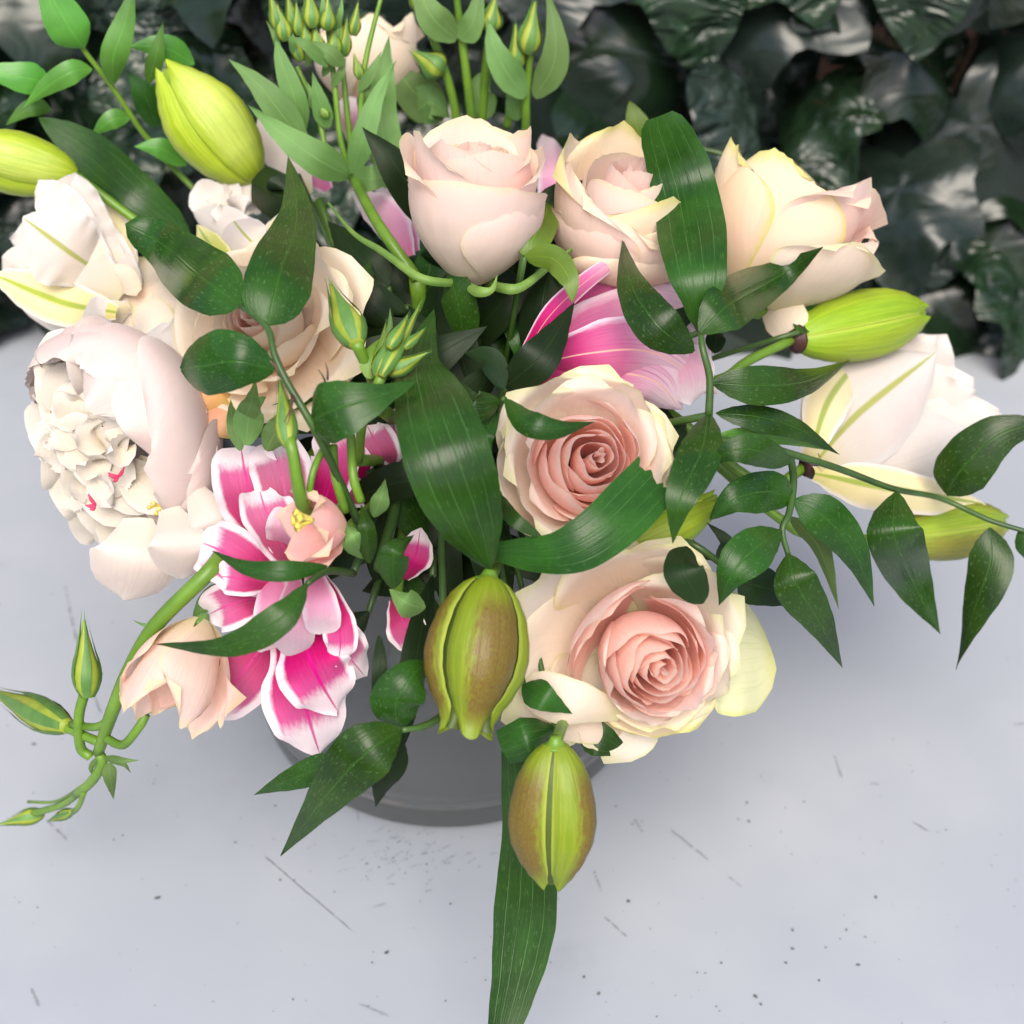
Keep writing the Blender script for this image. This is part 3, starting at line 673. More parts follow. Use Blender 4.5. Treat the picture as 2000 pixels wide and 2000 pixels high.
# E: lower right rose, widest open
t, C, fm, S = rose('largest open rose, low at the right, one pale green petal folded back', 1236, 1242, 2.9, CV(.16, -.20, 1), 150)
spiral_core(C, fm, S, None, t, 14, .62, 1.60, 25, (145, 74), .86, [M['rose_in'], M['rose_in']], (0, 0))
for phi, wd, H, rm, rt, cu, m in ((-50, 70, 1.42, .58, .62, .07, 'rose_in'), (30, 66, 1.40, .62, .66, .10, 'rose_in'), (200, 64, 1.36, .62, .62, .04, 'rose_in'), (255, 60, 1.34, .66, .68, .06, 'rose_blush'),
                                 (-20, 60, 1.26, .70, .76, .12, 'rose_blush'), (50, 62, 1.22, .74, .86, .14, 'rose_pale'), (145, 66, 1.12, .84, .86, .02, 'rose_in'), (280, 58, 1.16, .74, .82, .12, 'rose_pale')):
    cup_petal('petal', C, fm, S, M[m], t, phi, wd, H, .2, rm, rt, cu, .06, .12, .02, .03)
cup_petal('petal', C, fm, S, M['rose_in'], t, 138, 58, 1.34, .3, .90, 1.02, .0, .04, .16, .01, .05)
for phi, wd, H, rm, rt, cu, m in ((52, 62, 1.0, .96, 1.20, .16, 'rose_pale'), (98, 56, 1.12, 1.08, 1.34, .18, 'rose_pale'), (146, 54, 1.04, 1.2, 1.72, .22, 'rose_pale'), (184, 52, .96, 1.14, 1.66, .16, 'rose_pale'), (232, 50, .86, 1.0, 1.30, .10, 'rose_pale'),
                                 (282, 56, .98, .88, 1.0, .10, 'rose_yel'), (330, 50, 1.0, .88, 1.0, .10, 'rose_pale')):
    cup_petal('petal', C, fm, S, M[m], t, phi, wd, H, .2, rm, rt, cu, .06, .13, .03, .0)
blade('outer_petal', [(1335, 1290, 2.0), (1390, 1280, 1.3), (1450, 1275, 1.6), (1508, 1270, 2.8)], 255, M['rose_back'], t, [(0, .5), (.3, .85), (.6, 1), (.82, .92), (.94, .66), (1, .3)], cup=.12, ruf=.03, rf=3)['label'] = 'pale green petal folded back at the right'
blade('petal', [(1215, 1395, 1.0), (1120, 1375, .3), (1012, 1345, 1.2)], 100, M['rose_pale'], t, 'petal', cup=.25, roll=-15)
blade('petal', [(1230, 1420, 2), (1150, 1425, 1.2), (1015, 1392, 1.6)], 62, M['rose_yel'], t, 'petal', cup=.3)
rose_base(t, C, fm, S, False); to_vase(t, C, RS, M['stem'])
# F: left peach rose beneath the ruscus leaves
t, C, fm, S = rose('wide open peach cream rose at left beneath four ruscus leaves', 555, 665, 2.8, CV(-.20, .16, 1), 152)
spiral_core(C, fm, S, None, t, 13, .54, 1.24, 70, (145, 76), .88, [M['rose_pinkish'], M['rose_peach']], (-.03, .02))
for phi, wd, H, rm, rt, cu in ((100, 72, 1.0, .60, .66, .08), (-30, 72, .98, .64, .72, .10), (200, 70, .95, .70, .80, .10), (45, 74, .82, .86, 1.05, .14), (-55, 74, .78, .88, 1.10, .14), (150, 70, .74, .92, 1.08, .14), (265, 70, .66, .96, 1.12, .14), (0, 66, .58, 1.0, 1.16, .14)):
    cup_petal('petal', C, fm, S, M['rose_peach'], t, phi, wd, H, .2, rm, rt, cu, .06, .12, .028, .03)
blade('petal', [(450, 800, 2.2), (400, 760, 1.5), (345, 715, 2.0)], 85, M['rose_red'], t, 'petal', cup=.3)
blade('petal', [(470, 850, 2.6), (425, 820, 1.8), (375, 760, 2.2)], 70, M['rose_red'], t, 'petal', cup=.3)
rose_base(t, C, fm, S, False); to_vase(t, C, RS, M['stem'])
# G: far rose behind the lisianthus buds
t, C, fm, S = rose('far cream rose behind the upright lisianthus buds at top', 715, 215, 6, CV(.06, .96, .26), 95)
spiral_core(C, fm, S, None, t, 8, .62, 1.7, 10, (140, 80), .84, [M['rose_peach'], M['rose_peach']])
for phi, wd, H, rm, rt, cu in ((90, 80, 1.9, .8, .8, .1), (200, 70, 1.85, .9, .85, .14), (-20, 70, 1.85, .9, .85, .14), (-90, 84, 1.65, 1.0, .9, .10), (-150, 60, 1.4, 1.05, .95, .1)):
    cup_petal('petal', C, fm, S, M['rose_peach'], t, phi, wd, H, .26, rm, rt, cu, .05, .12, .03, .05)
blade('petal', [(700, 300, 6), (690, 240, 5), (672, 190, 5)], 60, M['pink_pale'], t, 'petal', cup=.2)
rose_base(t, C, fm, S, False); to_vase(t, C, RS, M['stem'])
# H: cream rose tucked between the white lily and the peony
t, C, fm, S = rose('cream rose tucked between the white lily and the peony', 290, 620, 4.4, CV(-.1, .35, .9), 76)
for pts, w, m in (([(330, 640, 3.4), (300, 560, 2.4), (262, 505, 2.8)], 120, 'rose_yel'), ([(360, 650, 3.2), (335, 590, 2.0), (310, 545, 2.4)], 110, 'rose_peach'), ([(300, 660, 3.2), (262, 610, 2.4), (228, 570, 2.6)], 110, 'rose_peach'), ([(350, 680, 2.8), (300, 630, 1.6), (262, 600, 2.0)], 90, 'rose_pale')):
    blade('petal', pts, w, M[m], t, 'petal', cup=.3, ruf=.05, rf=2)
for pts, w in (([(375, 730, 2.6), (330, 690, 1.4), (283, 655, 1.4)], 110), ([(395, 700, 2.4), (360, 660, 1.2), (340, 622, 1.4)], 80), ([(400, 740, 2.4), (345, 712, 1.2), (312, 690, 1.0)], 40)):
    blade('petal', pts, w, M['lily_plain'], t, 'petal', cup=.2, ruf=.12, rf=2.5)
to_vase(t, C, RS, M['stem'])

# ------------------------------------------------------------------ peony
t = flower('peony', 'big blush white peony with ruffled cream heart and crimson flecks, far left', 'peony')
C = W(372, 796, 4.6); S = 192 * px2m(C); ax = CV(-.58, -.38, .72); fm = frame(ax)
rp = random.Random(3)
for phi, wd, H, rm, rt, cu, m in ((5, 66, 1.34, 1.04, .98, -.04, 'peony_guard'), (75, 62, 1.30, 1.04, .92, -.06, 'peony_guard'), (38, 58, 1.36, 1.0, .84, -.06, 'peony_guard'), (112, 56, 1.34, 1.04, .96, -.04, 'peony_guard'), (140, 54, 1.26, 1.06, 1.0, -.04, 'peony_guard'), (60, 50, 1.44, .98, .74, -.05, 'peony_guard'),
                                 (-36, 56, 1.22, 1.03, 1.0, .0, 'peony_guard'), (158, 46, 1.02, 1.04, 1.02, .02, 'peony_guard'), (-88, 46, .72, .98, 1.12, .14, 'peony_guard'), (-125, 42, .66, .95, 1.05, .14, 'peony_guard'), (200, 44, .66, .95, 1.0, .10, 'peony_guard')):
    cup_petal('guard_petal', C, fm, S, M[m], t, phi, wd, H, .2, rm, rt, cu, .05, .10, .025, .04, rag=.02, nu=18, nv=18)
def pdome(th, ph, r=1.0):                          # point on the heart's dome, th from the axis
    return C + fm @ Vector((r * .88 * math.sin(th) * math.cos(ph), r * (.86 if math.sin(ph) > 0 else 1.10) * math.sin(th) * math.sin(ph), .58 + r * .70 * math.cos(th))) * S
for k in range(44):
    f = (k + .5) / 44; th = 1.50 * f ** .6; ph = R(k * 137.5 + rp.uniform(-22, 22)); lift = rp.uniform(.0, .12)
    dth = rp.uniform(.40, .66); big = 1 + .35 * f
    blade('petal', [pdome(max(th - dth, .02), ph, .80), pdome(max(th - dth * .45, .03), ph + rp.uniform(-.1, .1), 1.0 + lift * .4), pdome(th + dth * .22, ph + rp.uniform(-.25, .25), 1.04 + lift)], rp.uniform(88, 130) * big, M['peony_in' if f < .7 or k % 2 else 'peony_soft'], t,
          [(0, .34), (.2, .66), (.5, 1), (.75, .98), (.9, .78), (.97, .58), (1, .36)], cup=rp.uniform(-.30, .22), ruf=rp.uniform(.07, .16), rf=rp.uniform(1.6, 3.2), nu=16, nv=16, roll=rp.uniform(-14, 14), jag=.07)
for pts, w in (([(270, 1010, 1.4), (262, 1090, .8), (240, 1168, 2.0)], 170), ([(330, 990, 1.6), (350, 1060, 1.0), (352, 1130, 2.0)], 120), ([(380, 950, 2), (410, 1020, 1.6), (415, 1075, 2.6)], 100)):
    blade('guard_petal', pts, w, M['peony_soft'], t, 'petal', cup=.22, ruf=.06, rf=1.6, nu=14, jag=.0)
for k in range(9):                                  # small upright folds at the crown
    ph = k * 2.4; p = pdome(.12 + .05 * k, ph, .95)
    blade('petal', [p, p + (fm @ Vector((.1 * math.cos(ph), .1 * math.sin(ph), .16))) * S, p + (fm @ Vector((.22 * math.cos(ph + .5), .22 * math.sin(ph + .5), .22))) * S], 78, M['peony_in'], t, [(0, .5), (.5, 1), (.9, .8), (1, .5)], cup=-.4, ruf=.16, rf=2.6, nu=12, nv=12, jag=.12, roll=rp.uniform(-40, 40))
for px, py in ((232, 930), (186, 985)):
    p = C + (W(px, py, 0) - C); p = CAM + (p - CAM) * ((depth(C) - 1.52 * S * .80) / depth(p))
    for k in range(4):
        a = rp.random() * 6.28; d = CV(math.cos(a), math.sin(a), .5)
        tube('fleck', [p, p + d * .0014, p + d * .0028 + CV(0, 1, 0) * .0008], [.0004, .0006, .0002], M['peony_fleck'], t, 5, 5)
p = W(311, 987, -2.0); stamens(t, p, CV(-.3, -.3, 1), 4, .0028, 1.0, rad=.0003)
to_vase(t, C, RS * 1.2, M['stem'])

# ------------------------------------------------------------------ lilies
def bloom(label, cat='lily', name='lily', group=None): return flower(name, label, cat, group)
t = bloom('white double lily with green ribs opening at far left above the peony')
for pts, w, m, kw in (([(235, 560, 2.6), (150, 430, 1.6), (112, 325, 2.2)], 120, 'lily_plain', dict(cup=.3, ruf=.08)), ([(250, 545, 2.8), (205, 450, 2.0), (135, 375, 2.4)], 110, 'lily_yel', dict(cup=.3)),
                      ([(235, 580, 2.0), (120, 480, 1.2), (20, 470, 2.0)], 130, 'lily_plain', dict(cup=.2, ruf=.12)), ([(230, 560, 1.8), (130, 420, 1.0), (75, 352, 1.6)], 90, 'lily_plain', dict(cup=.2, ruf=.12)),
                      ([(215, 640, 2.6), (110, 590, 2.0), (5, 500, 2.6)], 110, 'lily_plain', dict(cup=.2, ruf=.06)), ([(214, 545, .6), (135, 492, -.2), (45, 425, .6)], 165, 'lily_white', dict(cup=.25, ruf=.05)),
                      ([(225, 610, .8), (120, 590, .2), (-15, 535, 1.0)], 92, 'lily_yel', dict(cup=.35)), ([(265, 560, 1.6), (215, 500, .4), (165, 420, .8)], 85, 'lily_plain', dict(cup=.3, ruf=.08)),
                      ([(270, 570, 1.2), (235, 545, .4), (190, 560, .2)], 60, 'rose_peach', dict(cup=.3, ruf=.05)),
                      ([(250, 600, 1.8), (190, 620, 1.2), (120, 630, 1.8)], 80, 'lily_plain', dict(cup=.3, ruf=.08)), ([(250, 550, 2.2), (180, 430, 1.2), (150, 340, 1.8)], 70, 'lily_plain', dict(cup=.3, ruf=.2)), ([(230, 560, 1.6), (110, 520, .8), (5, 500, 1.6)], 90, 'lily_plain', dict(cup=.2, ruf=.16))):
    blade('tepal', pts, w, M[m], t, 'tepal', **kw)
to_vase(t, W(262, 590, 3), RS, M['stem'])
t = bloom('small white double lily with lime tepals under the tall yellow bud')
for k in range(7):
    a = k * 51 + 10; d = 60 if k % 2 else 42
    blade('tepal', [(455, 420, 3.2), (450 + .6 * d * math.cos(R(a)), 400 - .5 * d * math.sin(R(a)), 2.0), (440 + 1.2 * d * math.cos(R(a)), 392 - .9 * d * math.sin(R(a)), 2.4)], 70, M['lily_plain'], t, 'petal', cup=-.2, ruf=.15, rf=2)
for pts, w, m in (([(505, 500, 2.8), (450, 450, 1.8), (378, 410, 2.2)], 85, 'lily_plain'), ([(525, 505, 1.4), (475, 455, .2), (445, 415, .8)], 84, 'lily_white'), ([(470, 552, 1.2), (425, 500, .2), (385, 440, .8)], 60, 'lily_lime'),
                  ([(515, 525, 2), (538, 470, 1.2), (552, 415, 1.8)], 66, 'lily_yel')):
    blade('tepal', pts, w, M[m], t, 'tepal', cup=.3, ruf=.05)
to_vase(t, W(500, 520, 4), RS, M['stem'])
t = bloom('white double lily with long green rib, half open at the right edge')
for pts, w, m, kw in (([(1600, 900, 3.4), (1690, 760, 3.2), (1780, 650, 4.2)], 150, 'lily_plain', dict(cup=.2, ruf=.06)), ([(1600, 905, 3.0), (1760, 770, 2.6), (1850, 655, 3.6)], 150, 'lily_plain', dict(cup=.2, ruf=.1)),
                      ([(1610, 910, 2.8), (1800, 800, 1.8), (1900, 735, 3.0)], 160, 'lily_plain', dict(cup=.2, ruf=.1)), ([(1610, 920, 2.8), (1800, 860, 1.8), (1950, 800, 3.0)], 170, 'lily_plain', dict(cup=.25, ruf=.08)),
                      ([(1600, 925, 2.6), (1780, 930, 1.8), (1935, 890, 3)], 120, 'lily_plain', dict(cup=.25, ruf=.06)), ([(1582, 895, 2.0), (1620, 780, 1.2), (1690, 690, 2.2)], 90, 'lily_yel', dict(cup=.3)),
                      ([(1590, 905, 1.6), (1685, 800, .4), (1826, 690, 1.8)], 215, 'lily_white', dict(cup=.42)), ([(1590, 925, 1.6), (1720, 950, .8), (1925, 985, 2.0)], 95, 'lily_yel', dict(cup=.4, roll=-12)),
                      ([(1595, 920, 1.8), (1730, 880, .6), (1890, 840, 2.0)], 175, 'lily_plain', dict(cup=.35, ruf=.04)),
                      ([(1610, 900, 2.4), (1780, 800, 1.4), (1905, 760, 2.4)], 110, 'lily_plain', dict(cup=.3, ruf=.2)), ([(1620, 900, 2.4), (1820, 830, 1.4), (1960, 815, 2.6)], 100, 'lily_plain', dict(cup=.3, ruf=.2)), ([(1600, 900, 2.6), (1740, 730, 2.0), (1830, 655, 3.0)], 90, 'lily_plain', dict(cup=.3, ruf=.2))):
    blade('tepal', pts, w, M[m], t, 'tepal', **kw)
tube('bud_base', [W(1570, 912, 2.4), W(1590, 908, 2.2)], [.003, .0048], M['bud_dark'], t, 12, 4)
to_vase(t, W(1568, 915, 2.6), RS, M['stem'], via=[W(1480, 945, 3.5)])
t = bloom('pink striped lily, still furled, between the two middle right roses')
for pts, w, m, kw in (([(1010, 740, 3.0), (1130, 690, 2.0), (1300, 640, 2.0), (1390, 700, 2.8)], 190, 'pink_streak', dict(cup=.5)), ([(1020, 700, 2.4), (1075, 615, 1.0), (1150, 545, .4), (1210, 505, .2), (1268, 474, .6)], 40, 'pink_streak', dict(cup=.4, prof=[(0, .6), (.3, 1), (.6, .8), (.85, .4), (1, .1)])),
                      ([(1030, 770, 2.6), (1150, 730, 1.4), (1270, 740, 1.2), (1330, 800, 2.2)], 150, 'pink_streak', dict(cup=.45)), ([(1020, 720, 2.6), (1150, 690, .8), (1280, 690, .6), (1400, 770, 1.8)], 135, 'pink_streak', dict(cup=.45)),
                      ([(1260, 660, 1.8), (1330, 720, 1.0), (1350, 790, 1.6)], 120, 'pink_pale', dict(cup=.3, ruf=.06)), ([(1040, 640, 3.0), (1160, 590, 2.2), (1280, 575, 2.2), (1345, 620, 2.6)], 130, 'pink_streak', dict(cup=.3))):
    prof = kw.pop('prof', 'tepal'); blade('tepal', pts, w, M[m], t, prof, **kw)
to_vase(t, W(1020, 740, 3.4), RS, M['stem'])
t = bloom('open magenta double lily with white wavy margins, lower left')
for pts, w, m, kw in (
    ([(560, 1080, 3.2), (500, 1000, 2.2), (480, 930, 1.6), (470, 870, 2.0)], 135, 'pink_open', dict(cup=-.35, ruf=.10)),
    ([(570, 1090, 3.0), (560, 980, 1.8), (545, 910, 1.6), (520, 865, 2.0)], 120, 'pink_open', dict(cup=-.3, ruf=.12)),
    ([(600, 1060, 3.2), (640, 960, 2.2), (655, 890, 2.2), (620, 850, 2.8)], 95, 'pink_open', dict(cup=-.3, ruf=.1)),
    ([(590, 1130, 2.6), (550, 1060, 1.4), (520, 1000, 1.0), (505, 955, 1.4)], 110, 'pink_open', dict(cup=-.3, ruf=.14, roll=20)),
    ([(570, 1150, 2.6), (500, 1120, 1.4), (440, 1080, 1.0), (395, 1060, 1.6)], 120, 'pink_open', dict(cup=-.4, ruf=.12)),
    ([(560, 1180, 2.6), (490, 1170, 1.4), (440, 1185, 1.0), (408, 1200, 1.6)], 95, 'pink_open', dict(cup=-.4, ruf=.14)),
    ([(560, 1190, 2.6), (500, 1280, 1.6), (450, 1340, 1.4), (385, 1390, 2.4)], 135, 'pink_open', dict(cup=.15, ruf=.08)),
    ([(560, 1190, 2.4), (585, 1300, 1.2), (600, 1390, 1.2), (625, 1475, 2.2)], 165, 'pink_open', dict(cup=.15, ruf=.10)),
    ([(580, 1180, 2.0), (600, 1270, .6), (625, 1330, .6), (660, 1390, 1.6)], 150, 'pink_open', dict(cup=.1, ruf=.14)),
    ([(600, 1160, 2.2), (650, 1230, 1.0), (680, 1280, 1.0), (712, 1320, 1.8)], 95, 'pink_open', dict(cup=.2, ruf=.14)),
    ([(530, 1110, 1.8), (535, 1170, .8), (525, 1230, .6), (500, 1270, 1.0)], 75, 'pink_pale', dict(cup=.35, prof='strap')),
    ([(575, 1130, 1.6), (570, 1190, .2), (572, 1240, 0), (568, 1286, .6)], 88, 'pink_pale', dict(cup=.3, prof='petal')),
    ([(610, 1110, 1.6), (622, 1160, .2), (628, 1200, 0), (630, 1238, .4)], 74, 'pink_pale', dict(cup=-.3, prof='petal')),
    ([(625, 1120, 1.8), (655, 1190, .6), (665, 1250, .4), (660, 1300, .8)], 70, 'pink_open', dict(cup=.3, ruf=.14)),
    ([(550, 1080, 2.2), (560, 1040, .8), (580, 1000, .8)], 90, 'pink_pale', dict(cup=-.2, prof='petal', ruf=.1)),
    ([(540, 1140, 1.6), (470, 1130, .6), (425, 1125, .8)], 70, 'pink_open', dict(cup=-.3, ruf=.14))):
    prof = kw.pop('prof', [(0, .3), (.2, .62), (.45, .95), (.62, 1), (.78, .9), (.9, .62), (.97, .34), (1, .08)]); blade('tepal', pts, w, M[m], t, prof, rf=3.2, nu=12, nv=26, **kw)
to_vase(t, W(585, 1150, 3.4), RS, M['stem'])
t = bloom('pink lily mostly hidden behind the broad middle leaf, above the magenta one')
for pts, w in (([(760, 930, 4), (740, 880, 3), (712, 820, 3.4)], 90), ([(790, 920, 4), (770, 870, 3.2), (770, 800, 3.6)], 80), ([(720, 960, 4), (690, 910, 3), (650, 860, 3.4)], 80), ([(740, 970, 4), (690, 960, 3), (640, 930, 3.2)], 60)):
    blade('tepal', pts, w, M['pink_open'], t, 'tepal', cup=-.2, ruf=.12, rf=3)
to_vase(t, W(770, 950, 4.6), RS, M['stem'])
t = bloom('pink lily petals showing low beside the bronze bud and above the glass')
for pts, w in (([(770, 1170, 3.4), (790, 1220, 2.6), (825, 1285, 2.8)], 80), ([(790, 1130, 4), (810, 1090, 3.4), (822, 1030, 3.8)], 70)):
    blade('tepal', pts, w, M['pink_open'], t, 'tepal', cup=.2, ruf=.08, rf=3)
to_vase(t, W(775, 1160, 4), RS, M['stem'])
t = bloom('deep pink lily peeping out behind the upright rose')
for pts, w, m in (([(800, 500, 5.5), (760, 430, 5), (690, 375, 5)], 75, 'pink_pale'), ([(810, 490, 5.8), (775, 420, 5.4), (735, 365, 5.4)], 70, 'pink_pale'), ([(1050, 420, 6), (1085, 350, 5.6), (1060, 262, 5.6)], 70, 'pink_pale')):
    blade('tepal', pts, w, M[m], t, 'tepal', cup=.25, ruf=.06)
to_vase(t, W(830, 520, 6.4), RS, M['stem'])
t = bloom('lilac white lily tepal behind the lisianthus leaves and the tall yellow bud')
for pts, w in (([(600, 380, 5), (560, 310, 4.4), (505, 228, 4.6)], 80), ([(640, 370, 5), (600, 320, 4.6), (560, 262, 5)], 70)):
    blade('tepal', pts, w, M['lily_plain'] if w == 80 else M['pink_pale'], t, 'tepal', cup=.25)
to_vase(t, W(620, 390, 6), RS, M['stem'])

# ------------------------------------------------------------------ lily buds
BG = 'closed lily buds in the bouquet'
def bud_thing(label, base, tip, width, mat, rot=0, via=None, **kw):
    t = flower('lily_bud', label, 'lily bud', BG); b = lily_bud(t, base, tip, width, M[mat], rot, **kw)
    to_vase(t, P(base), RS * .9, M['stem'], via=[W(*v) for v in (via or [])]); return t
bud_thing('tall yellow-lime lily bud pointing up at top left', (497, 352, 2.4), (322, 128, 3.4), 166, 'bud_lime', 35, dark=False, bulge=.10)
bud_thing('lime lily bud cut off by the left edge', (150, 345, 2.6), (-95, 285, 3.4), 128, 'bud_lime', 20, dark=False, bulge=.12)
bud_thing('bright green lily bud pointing right below the top right rose', (1552, 662, 1.4), (1804, 610, 2.4), 142, 'bud_green', 62, via=[(1460, 705, 2.4), (1392, 745, 3.4)], bulge=.12)
bud_thing('olive lily bud with bronze back under the right-hand white lily', (1745, 1052, 2.6), (1962, 1020, 3.4), 122, 'bud_olive', 62, via=[(1690, 1052, 3.0), (1560, 1040, 4)], dark=False, bulge=.12)
bud_thing('bronze striped lily bud hanging left of the largest rose', (955, 1128, -.6), (912, 1432, -1.6), 220, 'bud_brown', -8, dark=False, flare=.35, bulge=.26, via=[(965, 1090, 2.2)])
bud_thing('lowest bronze lily bud hanging over the long leaf', (1085, 1452, -1.6), (1078, 1728, -3.0), 182, 'bud_brown', 68, bulge=.26, dark=False, via=[(1105, 1400, 1.2), (1140, 1330, 4.0)])
bud_thing('lime lily bud behind the leaf with the jagged cut end', (1185, 1085, 2.0), (1404, 982, 1.6), 112, 'bud_green', 20, dark=False, bulge=.12, flare=.3)

# ------------------------------------------------------------------ broad lily leaves
def lily_leaf(label, pts, w, prof='lily', mat='lilyleaf', stem=True, **kw):
    t = flower('lily_leaf', label, 'leaf', 'broad lily leaves in the bouquet')
    blade('leaf_blade', pts, w, M[mat], t, prof, **{**dict(cup=.14, nu=12, nv=30), **kw})
    if stem: to_vase(t, P(pts[0]), RS * .5, M['darkstem'])
    return t
lily_leaf('broad glossy strap leaf arching down over the middle', [(955, 1108, -.3), (915, 1000, -1.8), (870, 880, -2.6), (838, 780, -2.0), (822, 700, -.2), (846, 605, 1.6)], 172,
          [(0, .10), (.05, .38), (.13, .72), (.26, .96), (.40, 1), (.56, .92), (.70, .74), (.84, .42), (.94, .2), (1, .02)])
lily_leaf('folded leaf with jagged cut end under the middle rose', [(960, 1078, .4), (1090, 1080, -1.0), (1190, 1030, -1.4), (1282, 936, -1.2)], 118, [(0, .3), (.2, .6), (.5, .9), (.8, 1), (1, .96)], jag=.16, roll=-10, cup=-.2, nu=16)
lily_leaf('tall broad leaf standing before the top right roses', [(1368, 648, -1.4), (1362, 520, -4.2), (1335, 370, -5.4), (1288, 226, -5.0)], 136, [(0, .10), (.1, .4), (.3, .82), (.5, 1), (.75, .94), (.9, .78), (.97, .62), (1, .4)])
lily_leaf('dark ribbed leaf crossing from the left-hand bud to the white lily', [(370, 462, 3.0), (270, 380, 2.6), (180, 300, 2.8), (76, 230, 3.4)], 92, 'lily', roll=10)
lily_leaf('long strap leaf hanging straight down over the table', [WD(1010, 1470, 35.4), WD(1028, 1640, 36.2), WD(1026, 1770, 36.5), WD(1008, 1890, 36.4), WD(978, 2030, 35.9)], 136, [(0, .5), (.15, .72), (.4, .95), (.55, 1), (.7, .88), (.85, .66), (1, .44)], cup=.08, roll=22)
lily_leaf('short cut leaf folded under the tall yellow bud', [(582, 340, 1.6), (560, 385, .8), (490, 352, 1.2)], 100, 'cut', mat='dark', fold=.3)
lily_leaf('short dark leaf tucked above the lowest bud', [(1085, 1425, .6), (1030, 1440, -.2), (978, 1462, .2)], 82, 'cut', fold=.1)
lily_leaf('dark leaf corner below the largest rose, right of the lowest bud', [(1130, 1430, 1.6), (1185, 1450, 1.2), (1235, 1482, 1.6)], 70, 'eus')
lily_leaf('small pointed leaf between the bronze bud and the largest rose', [(1022, 1338, .8), (1065, 1365, 0), (1118, 1394, .2)], 62, 'eus')
lily_leaf('small olive leaf tip beside the tall broad leaf', [(1246, 314, 3.6), (1246, 255, 3.4), (1230, 196, 3.6)], 58, 'ovl', 'olive')
lily_leaf('rounded olive leaf beside the upright rose', [(1022, 498, -.4), (1050, 450, -1.0), (1076, 393, -.8)], 72, 'round', 'olive')
lily_leaf('drooping olive leaf below the rounded one', [(1025, 502, -.4), (1080, 505, -1.2), (1112, 545, -1.2), (1118, 592, -.6)], 52, 'ovl', 'olive')
lily_leaf('very dark leaf between the upright rose and the pink striped lily', [(985, 758, .8), (1060, 690, -.4), (1122, 590, -.2)], 82, 'rus', 'dark')
lily_leaf('dark folded leaf under the top right rose', [(1562, 648, .2), (1600, 560, -.8), (1545, 490, -.6)], 90, 'cut', 'lilyleaf', fold=.2)
lily_leaf('narrow leaf slipping below the middle rose', [(975, 965, .6), (1000, 1010, -.6), (1060, 1052, -.6)], 30, 'lily')
lily_leaf('small dark leaf right of the upright rose by the ivy', [(1160, 300, 5.5), (1120, 285, 5.2), (1085, 270, 5.6)], 44, 'ovl', 'dark')

# ------------------------------------------------------------------ ruscus
RG = 'glossy ruscus sprigs in the bouquet'
def sprig(label, stem, leaves, mat='ruscus', rad=.0011, group=RG, smat='darkstem', off=0, tov=True, prof='rus'):
    t = flower('ruscus_sprig', label, 'ruscus', group)
    sp = [(a, b, c + off) for a, b, c in stem]
    tube('stem', sp, [rad, rad * .9, rad * .7], M[smat], t, 7)
    for lf in leaves:
        pts, w = lf[0], lf[1]; kw = dict(lf[2]) if len(lf) > 2 else {}
        m = kw.pop('mat', mat); pf = kw.pop('prof', prof)
        blade('leaf', [(a, b, c + off) for a, b, c in pts], w, M[m], t, pf, **{**dict(cup=.16, nu=8, nv=22), **kw})
    if tov: to_vase(t, P(sp[0]), rad, M[smat])
    return t
sprig('ruscus sprig with four round leaves over the peach rose', [(700, 1020, .6), (655, 920, -.8), (610, 830, -2.2), (560, 745, -2.8), (535, 690, -3.2), (522, 640, -3.4), (471, 598, -3.6)],
      [([(471, 598, -3.6), (385, 535, -4.2), (315, 475, -3.8), (246, 438, -2.6)], 122, dict(prof=[(0, .06), (.06, .5), (.16, .84), (.32, 1), (.5, .96), (.7, .8), (.86, .62), (.95, .42), (1, .06)], cup=.22)),
       ([(520, 636, -3.4), (548, 530, -4.0), (580, 420, -3.6), (562, 305, -2.4)], 128, dict(cup=.18, prof=[(0, .08), (.04, .5), (.12, .86), (.28, 1), (.42, .94), (.6, .72), (.78, .42), (.9, .2), (1, .01)])),
       ([(536, 722, -3.0), (460, 705, -3.8), (395, 715, -3.4), (351, 722, -2.6)], 124, dict(prof='round', cup=.24)),
       ([(609, 824, -2.2), (655, 800, -3.0), (735, 775, -3.0), (818, 743, -2.4)], 126, dict(prof=[(0, .3), (.08, .8), (.2, 1), (.4, .92), (.6, .6), (.8, .28), (1, .01)], cup=.1, roll=-18))])
sprig('ruscus sprig rising beside the tall leaf at upper right', [(1384, 812, -.6), (1386, 740, -1.4), (1372, 680, -2.0), (1368, 640, -2.0)],
      [([(1356, 688, -2.0), (1290, 640, -2.8), (1235, 560, -2.6), (1216, 466, -1.6)], 92, dict(cup=.2)),
       ([(1366, 650, -2.2), (1430, 590, -3.6), (1520, 540, -4.2), (1608, 482, -4.0)], 96, dict()),
       ([(1391, 748, -1.4), (1480, 752, -2.2), (1575, 745, -2.0), (1660, 704, -1.2)], 78, dict(cup=.12)),
       ([(1383, 806, -.6), (1370, 880, -2.0), (1330, 970, -2.2), (1314, 1062, -1.4)], 88, dict(cup=.1)),
       ([(1398, 807, -.4), (1480, 815, -1.0), (1560, 838, -.8), (1640, 888, 0)], 58, dict(roll=-25)),
       ([(1400, 850, .2), (1480, 850, -.4), (1560, 862, -.2), (1625, 880, .4)], 40, dict(roll=30, mat='young')),
       ([(1395, 690, .4), (1400, 655, .2), (1410, 640, .3)], 40, dict(mat='dark'))])
